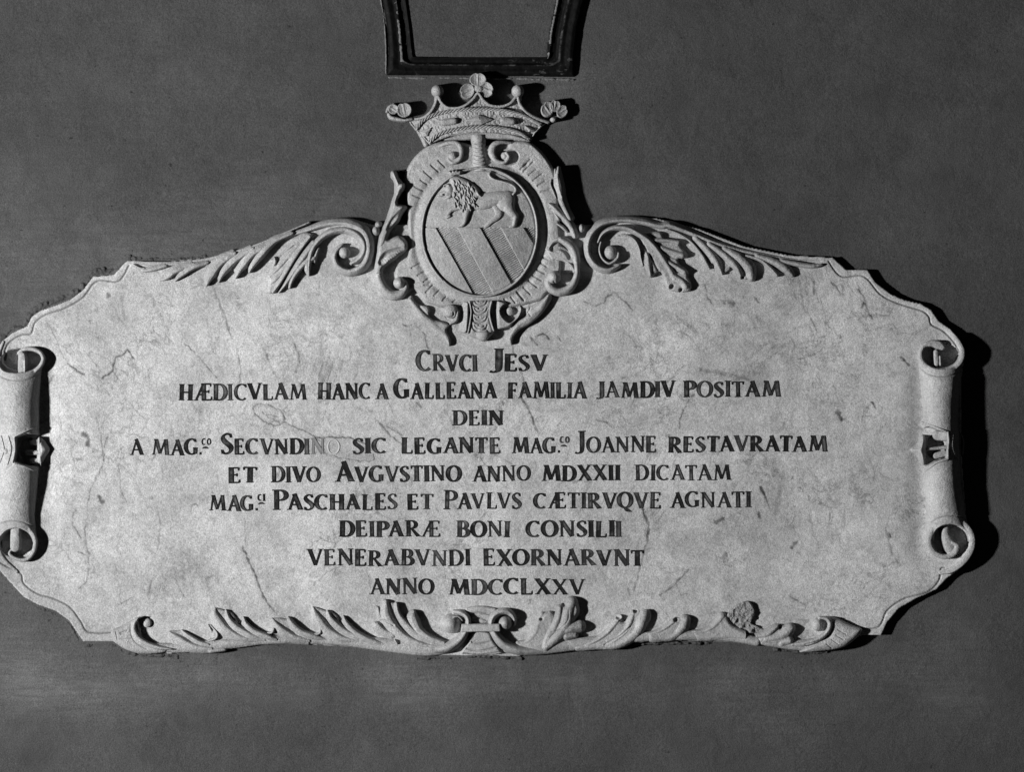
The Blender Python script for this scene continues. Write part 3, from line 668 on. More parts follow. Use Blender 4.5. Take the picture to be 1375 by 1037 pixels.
def build_scroll(side):
    if side == 'right':
        U = Z(1215, 440, 6.1); Lw = Z(1215, 600, 6.1)
        ax = [(476, 1232, 1293, 14), (490, 1232.5, 1292, 17), (510, 1235, 1290, 22), (540, 1238, 1287, 23), (575, 1239.5, 1287, 23), (620, 1240, 1289, 23), (650, 1241, 1290, 23), (690, 1242.5, 1296, 22), (728, 1242, 1305, 14)]
        x0, x1 = 1222, 1316
        topring = U([(395, 60, 17, .35), (440, 125, 20, .7), (465, 200, 24, .95), (445, 280, 26, 1), (375, 335, 26, 1), (285, 352, 26, 1), (195, 335, 25, 1), (135, 280, 22, .95), (120, 210, 20, .9), (150, 150, 22, .85), (215, 132, 30, .85), (270, 145, 36, .85), (300, 165, 25, .8)])
        hol1 = U([(140, 190), (190, 150), (300, 130), (400, 150), (440, 200), (430, 280), (360, 330), (280, 340), (200, 320), (145, 260)])
        post1 = U([(248, 200, 22), (252, 300, 24)]); post1b = U([(280, 235, 10), (283, 310, 10)])
        botring = Lw([(290, 1030, 22, .25), (380, 1010, 28, .4), (480, 930, 30, .7), (540, 830, 28, .85), (545, 730, 25, .9), (500, 650, 25, .98), (430, 605, 27, 1), (340, 603, 28, 1), (250, 645, 27, 1), (200, 720, 25, .98), (195, 800, 25, .95), (240, 870, 24, .9), (330, 900, 24, .9), (400, 870, 25, .9), (420, 810, 22, .9), (380, 785, 16, .9)])
        hol2 = Lw([(225, 760), (240, 690), (300, 645), (380, 635), (460, 660), (510, 720), (515, 790), (470, 870), (380, 900), (300, 890), (240, 840)])
        curl2 = Lw([(330, 640, 25, .8), (325, 720, 35, .9), (350, 790, 50, 1), (370, 830, 55, .9)])
        W1 = [(1237.5, 566), (1246, 569), (1266, 575), (1272, 577), (1273, 590), (1272.5, 606), (1268, 618), (1253, 624), (1240, 633), (1238, 615)]
        w_in = [(1237, 575), (1246, 573), (1258, 578), (1269, 581), (1270, 603), (1268, 616), (1254, 619), (1239, 628)]
        tipc = (1221, 603)
    else:
        U = Z(0, 440, 3.142); Lw = Z(0, 440, 3.142)
        ax = [(476, -12, 60, 17), (490, -11, 58, 18), (510, -10, 56, 23), (540, -9, 54, 27), (575, -9, 54, 27), (620, -9, 54, 27), (650, -10, 52, 25), (690, -12, 48, 19), (728, -13, 51, 17)]
        x0, x1 = -17, 72
        topring = U([(18, 60, 8, .35), (0, 110, 9, .7), (-5, 150, 9, .9), (15, 185, 10, 1), (65, 202, 12, 1), (120, 198, 12, 1), (165, 172, 11, 1), (186, 135, 10, .98), (172, 105, 10, .9), (135, 90, 11, .85), (100, 95, 10, .85), (82, 108, 8, .8)])
        hol1 = U([(5, 150), (25, 95), (75, 80), (130, 92), (178, 125), (160, 168), (110, 188), (60, 190), (20, 180)])
        post1 = U([(98, 118, 18), (98, 178, 20)]); post1b = U([(112, 140, 5), (112, 180, 5)])
        botring = U([(75, 1030, 9, .2), (30, 990, 10, .4), (5, 950, 10, .7), (-8, 900, 10, .85), (10, 860, 11, .98), (45, 836, 12, 1), (90, 832, 12, 1), (130, 855, 11, 1), (152, 895, 11, .98), (145, 945, 11, .95), (115, 978, 10, .9), (75, 975, 10, .9), (45, 955, 9, .9), (50, 940, 7, .9)])
        hol2 = U([(0, 900), (30, 860), (75, 845), (120, 862), (142, 900), (135, 940), (95, 965), (50, 960), (15, 940)])
        curl2 = U([(70, 850, 22, .8), (70, 890, 24, .9), (70, 925, 24, .9)])
        W1 = [(50, 573.5), (39, 577.5), (24, 584), (22, 602), (20, 620), (24, 624.5), (40, 628), (52, 632)]
        w_in = [(56, 584), (38, 583), (24, 588), (24, 604), (22, 619), (38, 625), (58, 628)]
        tipc = (78, 604)
    r = Relief(x0, 446, x1, 772, .65)
    h, u = tube(r, ax, 500 if side == 'right' else 503, 697 if side == 'right' else 703)
    r.H = np.maximum(r.H, h)
    # the body continues under the ring up to the hollow ends
    h2, u2 = tube(r, ax, 478, 728)
    el = (r.Y > 478) & (r.Y < 728)
    r.H = np.maximum(r.H, np.where(el, h2, LOW))
    cxm = np.interp(r.Y, [a[0] for a in ax], [(a[1]+a[2])/2 for a in ax])
    # waist folds
    n = lambda P: [(p[0], p[1]) for p in P]
    r.poly(hol1, 1, edge=2., base=H0+16, mode='min', p=1)
    r.poly(hol2, 1, edge=2., base=H0+16, mode='min', p=1)
    r.ridge(topring, h=3.2, lift=10.5, p=.4)
    r.ridge(botring, h=3.2, lift=9.5, p=.4)
    pl = 6 if side == 'right' else 13
    r.ridge(post1, h=3, lift=pl, p=.3); r.ridge(post1b, h=1, lift=pl+4)
    r.ridge(curl2, h=5, lift=pl, p=.45)
    # turned fillet just inside each end
    if side == 'right':
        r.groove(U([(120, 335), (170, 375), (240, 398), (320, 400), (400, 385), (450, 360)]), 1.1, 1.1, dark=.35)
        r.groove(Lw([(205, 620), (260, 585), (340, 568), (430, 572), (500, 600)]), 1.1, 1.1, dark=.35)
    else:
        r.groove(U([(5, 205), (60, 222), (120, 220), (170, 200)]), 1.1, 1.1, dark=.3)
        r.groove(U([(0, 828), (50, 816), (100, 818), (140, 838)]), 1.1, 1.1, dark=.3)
    # window cut into the roll at mid-height
    r.poly(w_in, 2, edge=1.5, base=H0+12, mode='min', p=1, smooth=False)
    r.mesh('side_scroll', tablet, M_CARVE, .3, 1, label=('rolled scroll carved at the %s end of the tablet' % side))
    # strap round the window, its spindle and the lozenge behind
    b = Relief(x0-12, 560, x1+12, 645, .6)
    def onroll(x, y, off=1.6):
        A = np.array(ax, float); L = np.interp(y, A[:, 0], A[:, 1]); R = np.interp(y, A[:, 0], A[:, 2]); T_ = np.interp(y, A[:, 0], A[:, 3])
        uu = np.clip((x-(L+R)/2)/((R-L)/2), -.985, .985); return H0-3+(T_+3)*np.sqrt(1-uu*uu)+off
    def strap(pts, hw, off=1.5):
        P = cr(pts); W = b.win(P[:, 0].min()-4, P[:, 1].min()-4, P[:, 0].max()+4, P[:, 1].max()+4)
        d = pdist(b.X[W], b.Y[W], P, hw+1)
        hh = onroll(b.X[W], b.Y[W], off)-.9*(d/hw)**2
        b.H[W] = np.maximum(b.H[W], np.where(d < hw, hh, LOW))
    if side == 'right':
        strap([(1238, 568), (1250, 572), (1268, 579)], 1.9); strap([(1271, 580), (1272, 592), (1271, 606)], 1.9)
        strap([(1270, 617), (1256, 621), (1241, 632)], 2.2); strap([(1271, 606), (1271, 616)], 1.9)
        strap([(1288, 580), (1293, 592), (1292, 610)], 1.3); strap([(1278, 584), (1277, 600), (1282, 614), (1287, 620)], 1.2)
    else:
        strap([(50, 574), (38, 579), (23, 586)], 1.9); strap([(22, 588), (23, 604), (20, 620)], 1.9)
        strap([(22, 623), (38, 627), (51, 633)], 2.2)
        strap([(4, 585), (8, 603), (2, 622)], 1.2); strap([(14, 585), (18, 603), (13, 624)], 1.2)
    b.mesh('strap', tablet, M_CARVE, .2, 1)
    s_ = Relief(x0-12, 560, x1+12, 645, .6)
    if side == 'right':
        s_.ridge([(1258, 585, 7, .8), (1268, 586, 7, 1)], h=3, lift=13, p=.3); s_.ridge([(1246, 603, 2.6), (1269, 601, 3.2)], h=2.5, lift=8); s_.ridge([(1256, 612, 5), (1267, 609, 5)], h=2, lift=6, p=.3)
    else:
        s_.ridge([(54, 587, 1.2), (55, 604, 1.2), (56, 625, 1.2)], h=1.5, lift=9, p=.3); s_.ridge([(44, 594, 5), (53, 594, 5)], h=1.5, lift=3, p=.3)
        s_.ridge([(37, 608, 4), (54, 608, 4)], h=4, lift=4); s_.ridge([(44, 619, 4.5), (54, 619, 4.5)], h=1.5, lift=3, p=.3)
        s_.dome(11, 606, 4.5, 5, 3.5, base=33)
    s_.mesh('spindle', tablet, M_CARVE, .2, 1)
    k = Relief(x0-14, 570, x1+16, 640, .6)
    if side == 'right':
        k.poly([(1221, 604), (1229, 597), (1237, 584), (1243, 590), (1243, 615), (1239, 625), (1230, 613)], H0+18, edge=10, p=.9, lift=.5)
    else:
        k.poly([(50, 590), (57, 588), (64, 596), (68, 604), (64, 612), (56, 624), (50, 620)], H0+11, edge=11, p=.9, lift=.5)
    k.mesh('lozenge', tablet, M_CARVE, .2, 1)
build_scroll('right'); build_scroll('left')

# ------------------------------------------------------------------ acanthus volute, upper left
A_ = Z(150, 270, 5); I_ = Z(340, 270, 7.857)
def soffit(r, x0): pass
def build_upper_left():
    r = Relief(160, 284, 512, 380, .7)
    # outer roll of the volute running out along the top edge
    r.ridge(I_([(945, 460, 18, .6), (880, 520, 32, .75), (852, 610, 40, .85), (900, 710, 48, .9), (1030, 758, 48, .95), (1160, 700, 52, 1), (1225, 590, 52, 1), (1235, 450, 55, 1), (1180, 320, 62, 1), (1050, 245, 58, .95), (900, 225, 50, .85), (740, 245, 44, .75), (580, 300, 36, .62), (420, 350, 28, .5), (260, 410, 24, .45)])
            + A_([(640, 395, 16, .42), (480, 418, 17, .42), (330, 422, 18, .4), (210, 418, 14, .32), (120, 408, 5, .2)]), h=17, lift=1.2, p=.55, asymt=-.45, base=H0-2)
    r.ridge(A_([(1330, 145, 9, 1), (1180, 210, 9, .9), (1000, 285, 9, .8), (800, 352, 9, .7), (600, 395, 9, .6), (420, 412, 9, .5), (260, 412, 9, .5), (140, 408, 4, .4)]), h=3, lift=6, flute=.35, fluteper=1.8)
    # the hollow inner roll with its gouged flutes
    r.ridge(I_([(1040, 660, 26, .7), (1120, 610, 38, .8), (1170, 530, 42, .9), (1160, 430, 48, .95), (1080, 345, 50, 1), (960, 305, 46, .95), (820, 330, 44, .9), (700, 410, 40, .8), (620, 530, 40, .75), (590, 680, 30, .7), (592, 780, 12, .5)]),
            h=16, lift=2, p=.7, asym=.1, flute=.3, fluteper=1.6)
    r.dome(340+965/7.857, 270+548/7.857, 8.3, 8.3, 11, base=H0+3)
    r.mesh('volute', tablet, M_CARVE, .35, 1, label='scrolled volute on the upper left edge')
    # crinkled leaf
    r = Relief(350, 300, 440, 398, .6)
    r.poly(I_([(640, 350), (560, 440), (470, 560), (400, 680), (330, 820), (260, 950), (200, 985), (150, 960), (158, 880), (165, 800), (200, 740), (245, 690), (180, 650), (185, 610), (250, 590), (300, 540), (370, 470), (430, 390), (540, 330)]),
           H0+7, edge=5, p=.7, lift=.8, fn=lambda X, Y, d: H0+4.2+.28*np.clip((X-360)-.62*(392-Y)*.95+30, 0, 30)*.45)
    r.ridge(I_([(600, 380, 20), (480, 530, 28), (380, 690, 30), (290, 850, 25), (215, 965, 12)]), h=4, lift=6, asym=.5)
    r.groove(I_([(440, 480), (330, 560), (260, 640)]), 2.2, 2.4); r.groove(I_([(380, 620), (270, 740), (190, 800)]), 1.8, 1.8)
    r.groove(I_([(330, 760), (250, 850), (180, 900)]), 1.5, 1.4)
    r.ridge(I_([(230, 600, 16), (240, 650, 22), (225, 680, 12)]), h=5, lift=4); r.ridge(I_([(205, 775, 12), (175, 810, 12)]), h=3, lift=3)
    r.mesh('acanthus_leaf', tablet, M_CARVE, .4, 1, seed=5)
    # split leaf under the volute
    r = Relief(370, 318, 450, 398, .6)
    for P, a in (([(640, 440, 30, 1), (540, 580, 38, 1), (430, 740, 34, .9), (340, 880, 22, .7), (275, 965, 12, .5)], .3), ([(600, 600, 30, 1), (480, 720, 34, 1), (410, 830, 28, .8), (385, 915, 16, .6)], .45),
                 ([(640, 600, 34, 1), (570, 650, 36, 1), (570, 720, 34, .9), (590, 785, 14, .6)], .3), ([(690, 500, 18, .8), (660, 580, 22, .9), (650, 650, 16, .7)], .2)):
        r.ridge([(q[0], q[1], q[2]*1.15, q[3]) for q in I_(P)], h=10, lift=2, p=.75, asym=a)
    r.pit(340+740/7.857, 270+610/7.857, .1, .1, .1)
    r.mesh('acanthus_leaf', tablet, M_CARVE, .35, 1, seed=6)
    # fan of tongues further out
    r = Relief(262, 306, 402, 388, .6)
    r.poly(A_([(640, 400), (800, 350), (1000, 280), (1215, 215), (1110, 290), (1020, 390), (970, 440), (930, 480), (915, 455), (880, 480), (840, 515), (815, 470), (770, 500), (725, 545), (700, 520), (645, 560), (620, 500), (640, 440)]), H0+4.5, edge=3, lift=1)
    for P in ([(1210, 215, 16, .9), (1090, 265, 24, 1), (1000, 350, 28, 1), (945, 430, 20, .9), (925, 478, 8, .6)], [(1060, 290, 22, .9), (950, 340, 30, 1), (880, 420, 28, 1), (835, 510, 12, .7)],
              [(940, 320, 22, .9), (820, 390, 30, 1), (750, 470, 24, .9), (722, 542, 8, .6)], [(820, 350, 22, .9), (720, 410, 34, 1), (665, 490, 32, .9), (640, 558, 14, .6)]):
        r.ridge([(q[0], q[1], q[2]*1.3, q[3]) for q in A_(P)], h=11, lift=1.6, p=.8, asym=.6, flute=.25, fluteper=1.7)
    r.ridge(A_([(650, 425, 14), (630, 480, 14), (640, 530, 12)]), h=3, lift=2)
    r.mesh('acanthus_leaf', tablet, M_CARVE, .35, 1, seed=7)
    r = Relief(170, 342, 292, 382, .6)
    for P in ([(640, 410, 18, .8), (540, 440, 24, 1), (470, 490, 20, .9), (430, 535, 8, .5)], [(540, 420, 22, .8), (430, 460, 26, 1), (370, 510, 20, .8), (328, 530, 8, .5)], [(360, 430, 18, .7), (280, 450, 20, .8), (210, 462, 14, .6), (150, 430, 8, .5)]):
        r.ridge([(q[0], q[1], q[2]*1.35, q[3]) for q in A_(P)], h=9, lift=1.2, p=.8, asym=.6, flute=.25, fluteper=1.7)
    r.mesh('acanthus_leaf', tablet, M_CARVE, .35, 1, seed=8)
build_upper_left()

# ------------------------------------------------------------------ acanthus volute, upper right
J_ = Z(775, 270, 7.857); K_ = Z(900, 270, 5)
def build_upper_right():
    r = Relief(778, 284, 1124, 376, .7)
    r.ridge(J_([(440, 690, 30, .8), (330, 740, 42, .9), (200, 700, 44, .95), (112, 590, 44, 1), (98, 460, 42, 1), (140, 340, 44, 1), (230, 250, 46, 1), (360, 205, 44, .95), (520, 195, 44, .9), (700, 215, 50, .85), (880, 255, 50, .8)])
            + K_([(0, 160, 30, .8), (150, 215, 28, .75), (300, 275, 26, .7), (460, 325, 24, .62), (640, 362, 22, .55), (820, 388, 17, .45), (960, 395, 14, .4), (1060, 385, 7, .3)]), h=24, lift=1.2, p=.6, asymt=.5, base=0)
    r.ridge(J_([(250, 430, 14, .7), (232, 520, 16, .8), (265, 610, 18, .85), (340, 660, 20, .9), (420, 610, 20, .9), (432, 545, 14, .8)]), h=9, lift=4)
    r.dome(775+350/7.857, 270+545/7.857, 9, 10, 10, base=H0+3)
    r.ridge(J_([(215, 440, 14, .6), (270, 345, 26, .8), (380, 290, 34, .95), (520, 290, 38, 1), (640, 345, 40, 1), (760, 430, 44, .9), (860, 550, 44, .8), (950, 690, 46, .75), (1030, 830, 44, .6), (1050, 930, 24, .5)]), h=16, lift=2, p=.7, flute=.3, fluteper=1.6)
    r.ridge(J_([(420, 365, 10, .7), (520, 365, 12, .85), (600, 410, 12, .95), (650, 500, 12, 1), (668, 600, 12, .9), (690, 680, 16, .6)]), h=3, lift=10, p=.5)
    r.mesh('volute', tablet, M_CARVE, .35, 1, label='scrolled volute on the upper right edge')
    r = Relief(855, 300, 935, 398, .6)
    r.poly(J_([(600, 330), (760, 320), (880, 330), (930, 400), (1080, 420), (1085, 470), (1160, 560), (1150, 605), (1070, 620), (1090, 670), (1140, 710), (1178, 760), (1165, 800), (1200, 860), (1195, 945), (1100, 968), (1000, 955), (940, 920), (905, 820), (868, 752), (780, 815), (735, 770), (700, 690), (668, 640), (690, 520), (650, 400)]),
           H0+8, edge=4.5, p=.6, lift=2.2)
    for P in ([(820, 420, 30), (950, 420, 24), (1060, 440, 28)], [(880, 500, 34), (1000, 540, 30), (1105, 575, 36)], [(960, 650, 30), (1050, 700, 26), (1130, 750, 28)], [(1010, 790, 32), (1100, 850, 34), (1140, 900, 38)], [(740, 560, 26), (750, 680, 30), (770, 790, 14)]):
        r.ridge([(q[0], q[1], q[2]*1.1) for q in J_(P)], h=6, lift=5.5, p=.7)
    r.groove(J_([(830, 450), (930, 560), (1010, 600), (1060, 620)]), 1.4, 1.6); r.groove(J_([(900, 600), (1000, 730), (1080, 760)]), 1.3, 1.4); r.groove(J_([(700, 480), (800, 640), (850, 730)]), 2.2, 2.6)
    r.groove(J_([(800, 380), (900, 390), (960, 400)]), 1.2, 1.0)
    r.pit(775+995/7.857, 270+905/7.857, 4.2, 3.2, 9, rot=-.8); r.pit(775+1090/7.857, 270+940/7.857, 3.2, 2.6, 8, rot=-.8)
    r.mesh('acanthus_leaf', tablet, M_CARVE, .45, 1, seed=15)
    r = Relief(888, 296, 1030, 382, .6)
    r.ridge(K_([(-20, 195, 9, .6), (60, 225, 9, .8), (140, 280, 10, .95), (205, 360, 12, 1), (245, 430, 12, .9), (262, 455, 8, .6)]), h=3, lift=6.5)
    r.poly(K_([(170, 240), (300, 280), (420, 330), (540, 380), (555, 430), (545, 510), (500, 530), (470, 510), (410, 450), (395, 470), (345, 495), (300, 460), (265, 430), (240, 340)]), H0+4.5, edge=3, lift=1)
    for P in ([(170, 250, 24, .9), (250, 330, 30, 1), (310, 410, 28, .95), (345, 490, 10, .6)], [(260, 290, 24, .9), (360, 360, 28, 1), (440, 440, 26, 1), (475, 515, 14, .7)], [(360, 320, 24, .8), (460, 380, 34, 1), (530, 450, 38, 1), (545, 515, 26, .8)]):
        r.ridge([(q[0], q[1], q[2]*1.2, q[3]) for q in K_(P)], h=10, lift=1.8, p=.8, asym=-.1, flute=.25, fluteper=1.7)
    r.pit(900+282/5, 270+440/5, 2.4, 4.4, 8); r.pit(900+482/5, 270+517/5, 2.6, 3, 8)
    r.mesh('acanthus_leaf', tablet, M_CARVE, .35, 1, seed=16)
    r = Relief(1000, 334, 1112, 378, .6)
    for P in ([(500, 365, 12, .8), (600, 395, 14, .9), (670, 450, 14, .9), (715, 500, 12, .7)], [(580, 370, 18, .8), (700, 410, 26, 1), (780, 460, 28, 1), (815, 495, 18, .7)], [(740, 400, 16, .7), (860, 425, 18, .9), (960, 438, 16, .8), (1015, 428, 10, .5)]):
        r.ridge([(q[0], q[1], q[2]*1.25, q[3]) for q in K_(P)], h=8.5, lift=1.4, p=.8, asym=-.1, flute=.25, fluteper=1.7)
    r.pit(900+755/5, 270+495/5, 3.2, 3, 8)
    r.mesh('acanthus_leaf', tablet, M_CARVE, .35, 1, seed=17)
build_upper_right()

# ------------------------------------------------------------------ carved garland along the bottom
def B_(ox): return Z(ox, 790, 6.875)
def build_bottom():
    M0, M1, M2, M3, M4, M5, M6 = [B_(o) for o in (130, 280, 430, 580, 730, 880, 1030)]
    # stem
    r = Relief(150, 812, 1150, 890, .75)
    r.ridge([(196, 868, 6, .6), (240, 870, 7.5, .8), (290, 866, 8, .9), (345, 860, 7, .8), (400, 859, 6.5, .8), (460, 860, 8, .9), (520, 866, 10, 1), (570, 870, 11.5, 1.1), (598, 869, 10, 1.0)], h=8, lift=.8, p=.6)
    r.ridge([(682, 870, 8, 1.0), (700, 871, 9.5, 1.0), (725, 870, 10, 1), (780, 864, 9, .9), (850, 856, 7.5, .8), (920, 853, 7.5, .8), (980, 855, 7.5, .8), (1016, 861, 7, .9)], h=8, lift=.8, p=.6)
    r.ridge([(1024, 861, 6, .9), (1070, 866, 8, .9), (1095, 864, 8.5, 1)], h=7, lift=.8, p=.6)
    r.mesh('stem', tablet, M_CARVE, .4, 1, seed=21)
    WEB = {22: M0([(670, 395), (740, 385), (800, 385), (860, 440), (960, 500), (1040, 520), (1180, 560), (900, 600), (740, 560), (680, 480)]),
           23: M1([(65, 180), (115, 185), (165, 200), (215, 215), (262, 270), (290, 335), (325, 262), (370, 320), (430, 400), (530, 450), (640, 480), (500, 520), (200, 560), (60, 540), (30, 430), (60, 340), (20, 290), (30, 240)]),
           24: M1([(590, 272), (660, 268), (730, 280), (745, 262), (800, 300), (860, 390), (960, 440), (1080, 480), (900, 510), (760, 510), (640, 440), (560, 420), (590, 390), (610, 360), (560, 300)]),
           25: M1([(965, 170), (1030, 180), (1095, 205), (1150, 215), (1200, 260), (1215, 310), (1250, 255), (1320, 330), (1400, 430), (1500, 490), (1300, 530), (1100, 500), (1000, 440), (1030, 390), (940, 290), (940, 240)]),
           26: M2([(510, 160), (560, 165), (600, 110), (690, 130), (720, 135), (740, 200), (770, 265), (850, 205), (890, 220), (930, 290), (950, 400), (1050, 480), (1130, 510), (1000, 560), (700, 540), (690, 490), (580, 440), (540, 400), (490, 350), (510, 310), (570, 290), (520, 220)]),
           27: M3([(790, 500), (860, 480), (920, 400), (960, 310), (1010, 240), (1080, 210), (1150, 250), (1170, 330), (1130, 480), (1060, 560), (900, 600), (750, 580)]),
           28: M4([(90, 260), (130, 170), (180, 120), (260, 100), (320, 140), (335, 220), (300, 300), (370, 320), (375, 370), (310, 410), (300, 450), (180, 470), (90, 540), (-30, 560), (0, 420)]),
           29: M4([(280, 520), (450, 480), (560, 400), (640, 300), (690, 245), (740, 300), (780, 260), (830, 195), (880, 190), (930, 165), (990, 220), (985, 300), (920, 380), (900, 420), (850, 470), (700, 560), (500, 570), (300, 580)]),
           30: M5([(-80, 410), (20, 390), (90, 340), (150, 275), (200, 270), (240, 260), (310, 255), (330, 300), (310, 390), (240, 440), (100, 490), (-50, 500)]),
           31: M5([(330, 400), (440, 385), (520, 330), (600, 240), (660, 240), (720, 330), (900, 420), (930, 500), (700, 480), (500, 490), (380, 480)]),
           32: M5([(930, 430), (1020, 400), (1100, 340), (1170, 330), (1250, 350), (1270, 400), (1230, 470), (1260, 520), (1100, 530), (960, 510)])}
    def leaf(box, ridges, sd_, h=8, lift=1.4, asym=.35, pits=(), polys=(), grooves=(), label=None, flute=.18):
        q = Relief(*box, .6)
        for P, top, ed in polys: q.poly(P, H0+top, edge=ed, p=.6, lift=1.5)
        fat = sd_ >= 27
        if sd_ in WEB: q.poly(WEB[sd_], H0+((12 if sd_ == 28 else 8.5) if fat else 4.8), edge=6.5 if fat else 3.4, p=.7, lift=.8)
        for P in ridges: q.ridge([(c_[0], c_[1], c_[2]*(1.42 if fat else 1.38), c_[3]) for c_ in P], h=h*1.25, lift=lift, asym=asym, flute=flute, fluteper=1.7, p=.8)
        for P, hw, dp in grooves: q.groove(P, hw, dp)
        for a in pits: q.pit(*a)
        q.mesh('acanthus_leaf', tablet, M_CARVE, .4, 1, seed=sd_, label=label)
    leaf((215, 838, 310, 882), [M0([(680, 410, 12, .6), (760, 470, 34, .9), (880, 540, 38, 1), (1030, 565, 30, .9), (1180, 560, 20, .6)]), M0([(790, 390, 10, .5), (860, 450, 22, .8), (960, 505, 22, .9), (1040, 525, 20, .8)]),
                                M0([(1040, 480, 12, .8), (1100, 460, 14, 1), (1115, 420, 12, .9), (1080, 370, 10, .6), (1050, 340, 8, .3)])], 22)
    leaf((272, 810, 372, 876), [M1([(65, 185, 9, .5), (60, 260, 40, .8), (150, 390, 50, 1), (290, 465, 38, 1), (440, 490, 24, .7)]), M1([(165, 200, 8, .6), (190, 290, 26, .9), (260, 370, 34, 1), (380, 440, 34, 1), (520, 485, 18, .7)]),
                                M1([(325, 265, 8, .5), (350, 340, 26, .8), (430, 410, 32, 1), (540, 450, 28, 1), (640, 480, 16, .7)]), M1([(0, 340, 10, .3), (30, 400, 12, .4)])], 23, asym=.45)
    leaf((352, 822, 440, 874), [M1([(545, 410, 8, .6), (590, 405, 12, 1), (605, 370, 10, .8)]), M1([(590, 280, 9, .5), (660, 380, 36, .9), (780, 460, 40, 1), (920, 490, 28, .8)]), M1([(738, 265, 8, .6), (770, 330, 26, .9), (850, 410, 34, 1), (960, 450, 32, 1), (1080, 480, 20, .7)])], 24, asym=.45)
    leaf((402, 808, 530, 880), [M1([(960, 420, 8, .6), (1020, 415, 13, 1), (1030, 380, 12, .9), (960, 310, 10, .4)]), M1([(965, 180, 12, .5), (1000, 290, 48, .9), (1090, 400, 52, 1), (1230, 470, 38, 1), (1390, 500, 22, .7)]),
                                M1([(1100, 205, 8, .6), (1130, 290, 28, .9), (1230, 390, 36, 1), (1350, 450, 32, 1), (1500, 490, 18, .7)]),
                                M2([(215, 255, 8, .5), (240, 330, 28, .8), (320, 420, 38, 1), (450, 490, 36, 1), (620, 530, 20, .7)])], 25, asym=.45)
    leaf((494, 800, 612, 884), [M2([(600, 130, 26, .7), (600, 240, 46, .9), (660, 350, 44, 1), (780, 460, 40, 1), (950, 530, 30, .9), (1080, 545, 22, .8)]), M2([(530, 190, 18, .6), (545, 250, 20, .6), (600, 300, 30, .7)]), M2([(520, 340, 30, .8), (580, 400, 30, .7), (660, 440, 30, .7)]),
                                M2([(700, 140, 14, .7), (720, 240, 22, .9), (790, 340, 34, 1), (880, 430, 36, 1), (1030, 495, 30, .9)]), M2([(855, 225, 26, .8), (850, 300, 50, 1), (900, 400, 48, 1), (1000, 470, 40, 1), (1130, 510, 28, .9)]),
                                M2([(690, 480, 10, 1), (710, 510, 12, 1)])], 26, h=8, lift=2.2, asym=.45,
         grooves=[(M2([(520, 310), (600, 300), (680, 340)]), 1.6, 2.2)])
    leaf((690, 818, 775, 882), [M3([(790, 505, 18, .9), (880, 495, 28, 1), (960, 410, 40, 1), (1000, 310, 40, .9), (1020, 245, 24, .7)]), M3([(900, 560, 26, .9), (1010, 520, 36, 1), (1080, 420, 36, 1), (1100, 310, 34, 1), (1090, 230, 20, .8)])], 27, h=6, asym=-.1,
         pits=[(580+1010/6.875, 790+285/6.875, 3, 2, 5)], grooves=[(M3([(1130, 290), (1110, 400), (1040, 500)]), 1.5, 2)])
    leaf((722, 800, 800, 880), [M4([(260, 130, 44, .9), (220, 230, 60, 1), (200, 340, 60, 1), (120, 450, 50, .9), (20, 540, 36, .8)]), M4([(330, 350, 46, .9), (250, 370, 46, 1), (180, 400, 40, .9)]), M4([(290, 430, 26, .8), (210, 440, 34, .9)]),
                                M4([(150, 180, 26, .9), (140, 260, 36, .9), (90, 380, 40, .8)])], 28, h=10, lift=3.5, asym=0., flute=0,
         pits=[(730+185/6.875, 790+150/6.875, 3, 3, 8)], grooves=[(M4([(130, 390), (220, 300), (230, 200)]), 1., 1.), (M4([(60, 450), (160, 370), (290, 360)]), 1., 1.)])
    leaf((754, 818, 885, 878), [M4([(300, 530, 14, .6), (440, 500, 22, .9), (570, 420, 26, 1), (650, 330, 28, 1), (700, 265, 22, .9)]), M4([(480, 540, 18, .7), (620, 490, 26, .9), (740, 400, 30, 1), (800, 300, 32, 1), (830, 220, 20, .8)]),
                                M4([(560, 545, 18, .7), (720, 500, 36, .9), (850, 400, 46, 1), (900, 290, 52, 1.15), (925, 235, 44, 1.05)])], 29, h=6.5, lift=2., asym=.1,
         pits=[(730+845/6.875, 790+208/6.875, 3.4, 3.2, 9), (730+690/6.875, 790+265/6.875, 4., 3.4, 7)], grooves=[(M4([(560, 520), (700, 440), (800, 350)]), 1.2, 1.6)])
    leaf((856, 822, 945, 872), [M5([(-80, 420, 12, .7), (30, 395, 20, .9), (120, 340, 26, 1), (180, 290, 20, .9)]), M5([(30, 460, 24, .8), (150, 440, 36, .9), (240, 360, 46, 1.1), (270, 295, 42, 1.1)])], 30, h=6.5, lift=1.8, asym=.1,
         pits=[(880+185/6.875, 790+290/6.875, 3.4, 3., 8)])
    leaf((928, 818, 1000, 872), [M5([(340, 400, 14, .8), (440, 395, 22, .9), (530, 350, 30, 1), (610, 260, 34, 1)]), M5([(400, 450, 26, .8), (520, 440, 36, .9), (620, 390, 34, .9), (700, 400, 30, .8), (800, 440, 36, .8), (900, 470, 34, .9), (930, 490, 26, .9)])], 31, h=6, lift=2, asym=.1)
    leaf((1014, 832, 1075, 878), [M5([(930, 440, 20, .8), (1020, 420, 36, .9), (1090, 370, 30, 1), (1130, 345, 16, .9)]), M5([(1010, 470, 34, .8), (1130, 440, 46, .9), (1200, 400, 50, 1), (1240, 370, 40, 1)]), M6([(130, 500, 36, .8), (200, 480, 34, .9)])], 32, h=8, lift=1.8, asym=.1,
         pits=[(1030+115/6.875, 790+355/6.875, 3, 3.6, 7)])
    # broken lump of stone
    q = Relief(972, 804, 1030, 856, .5)
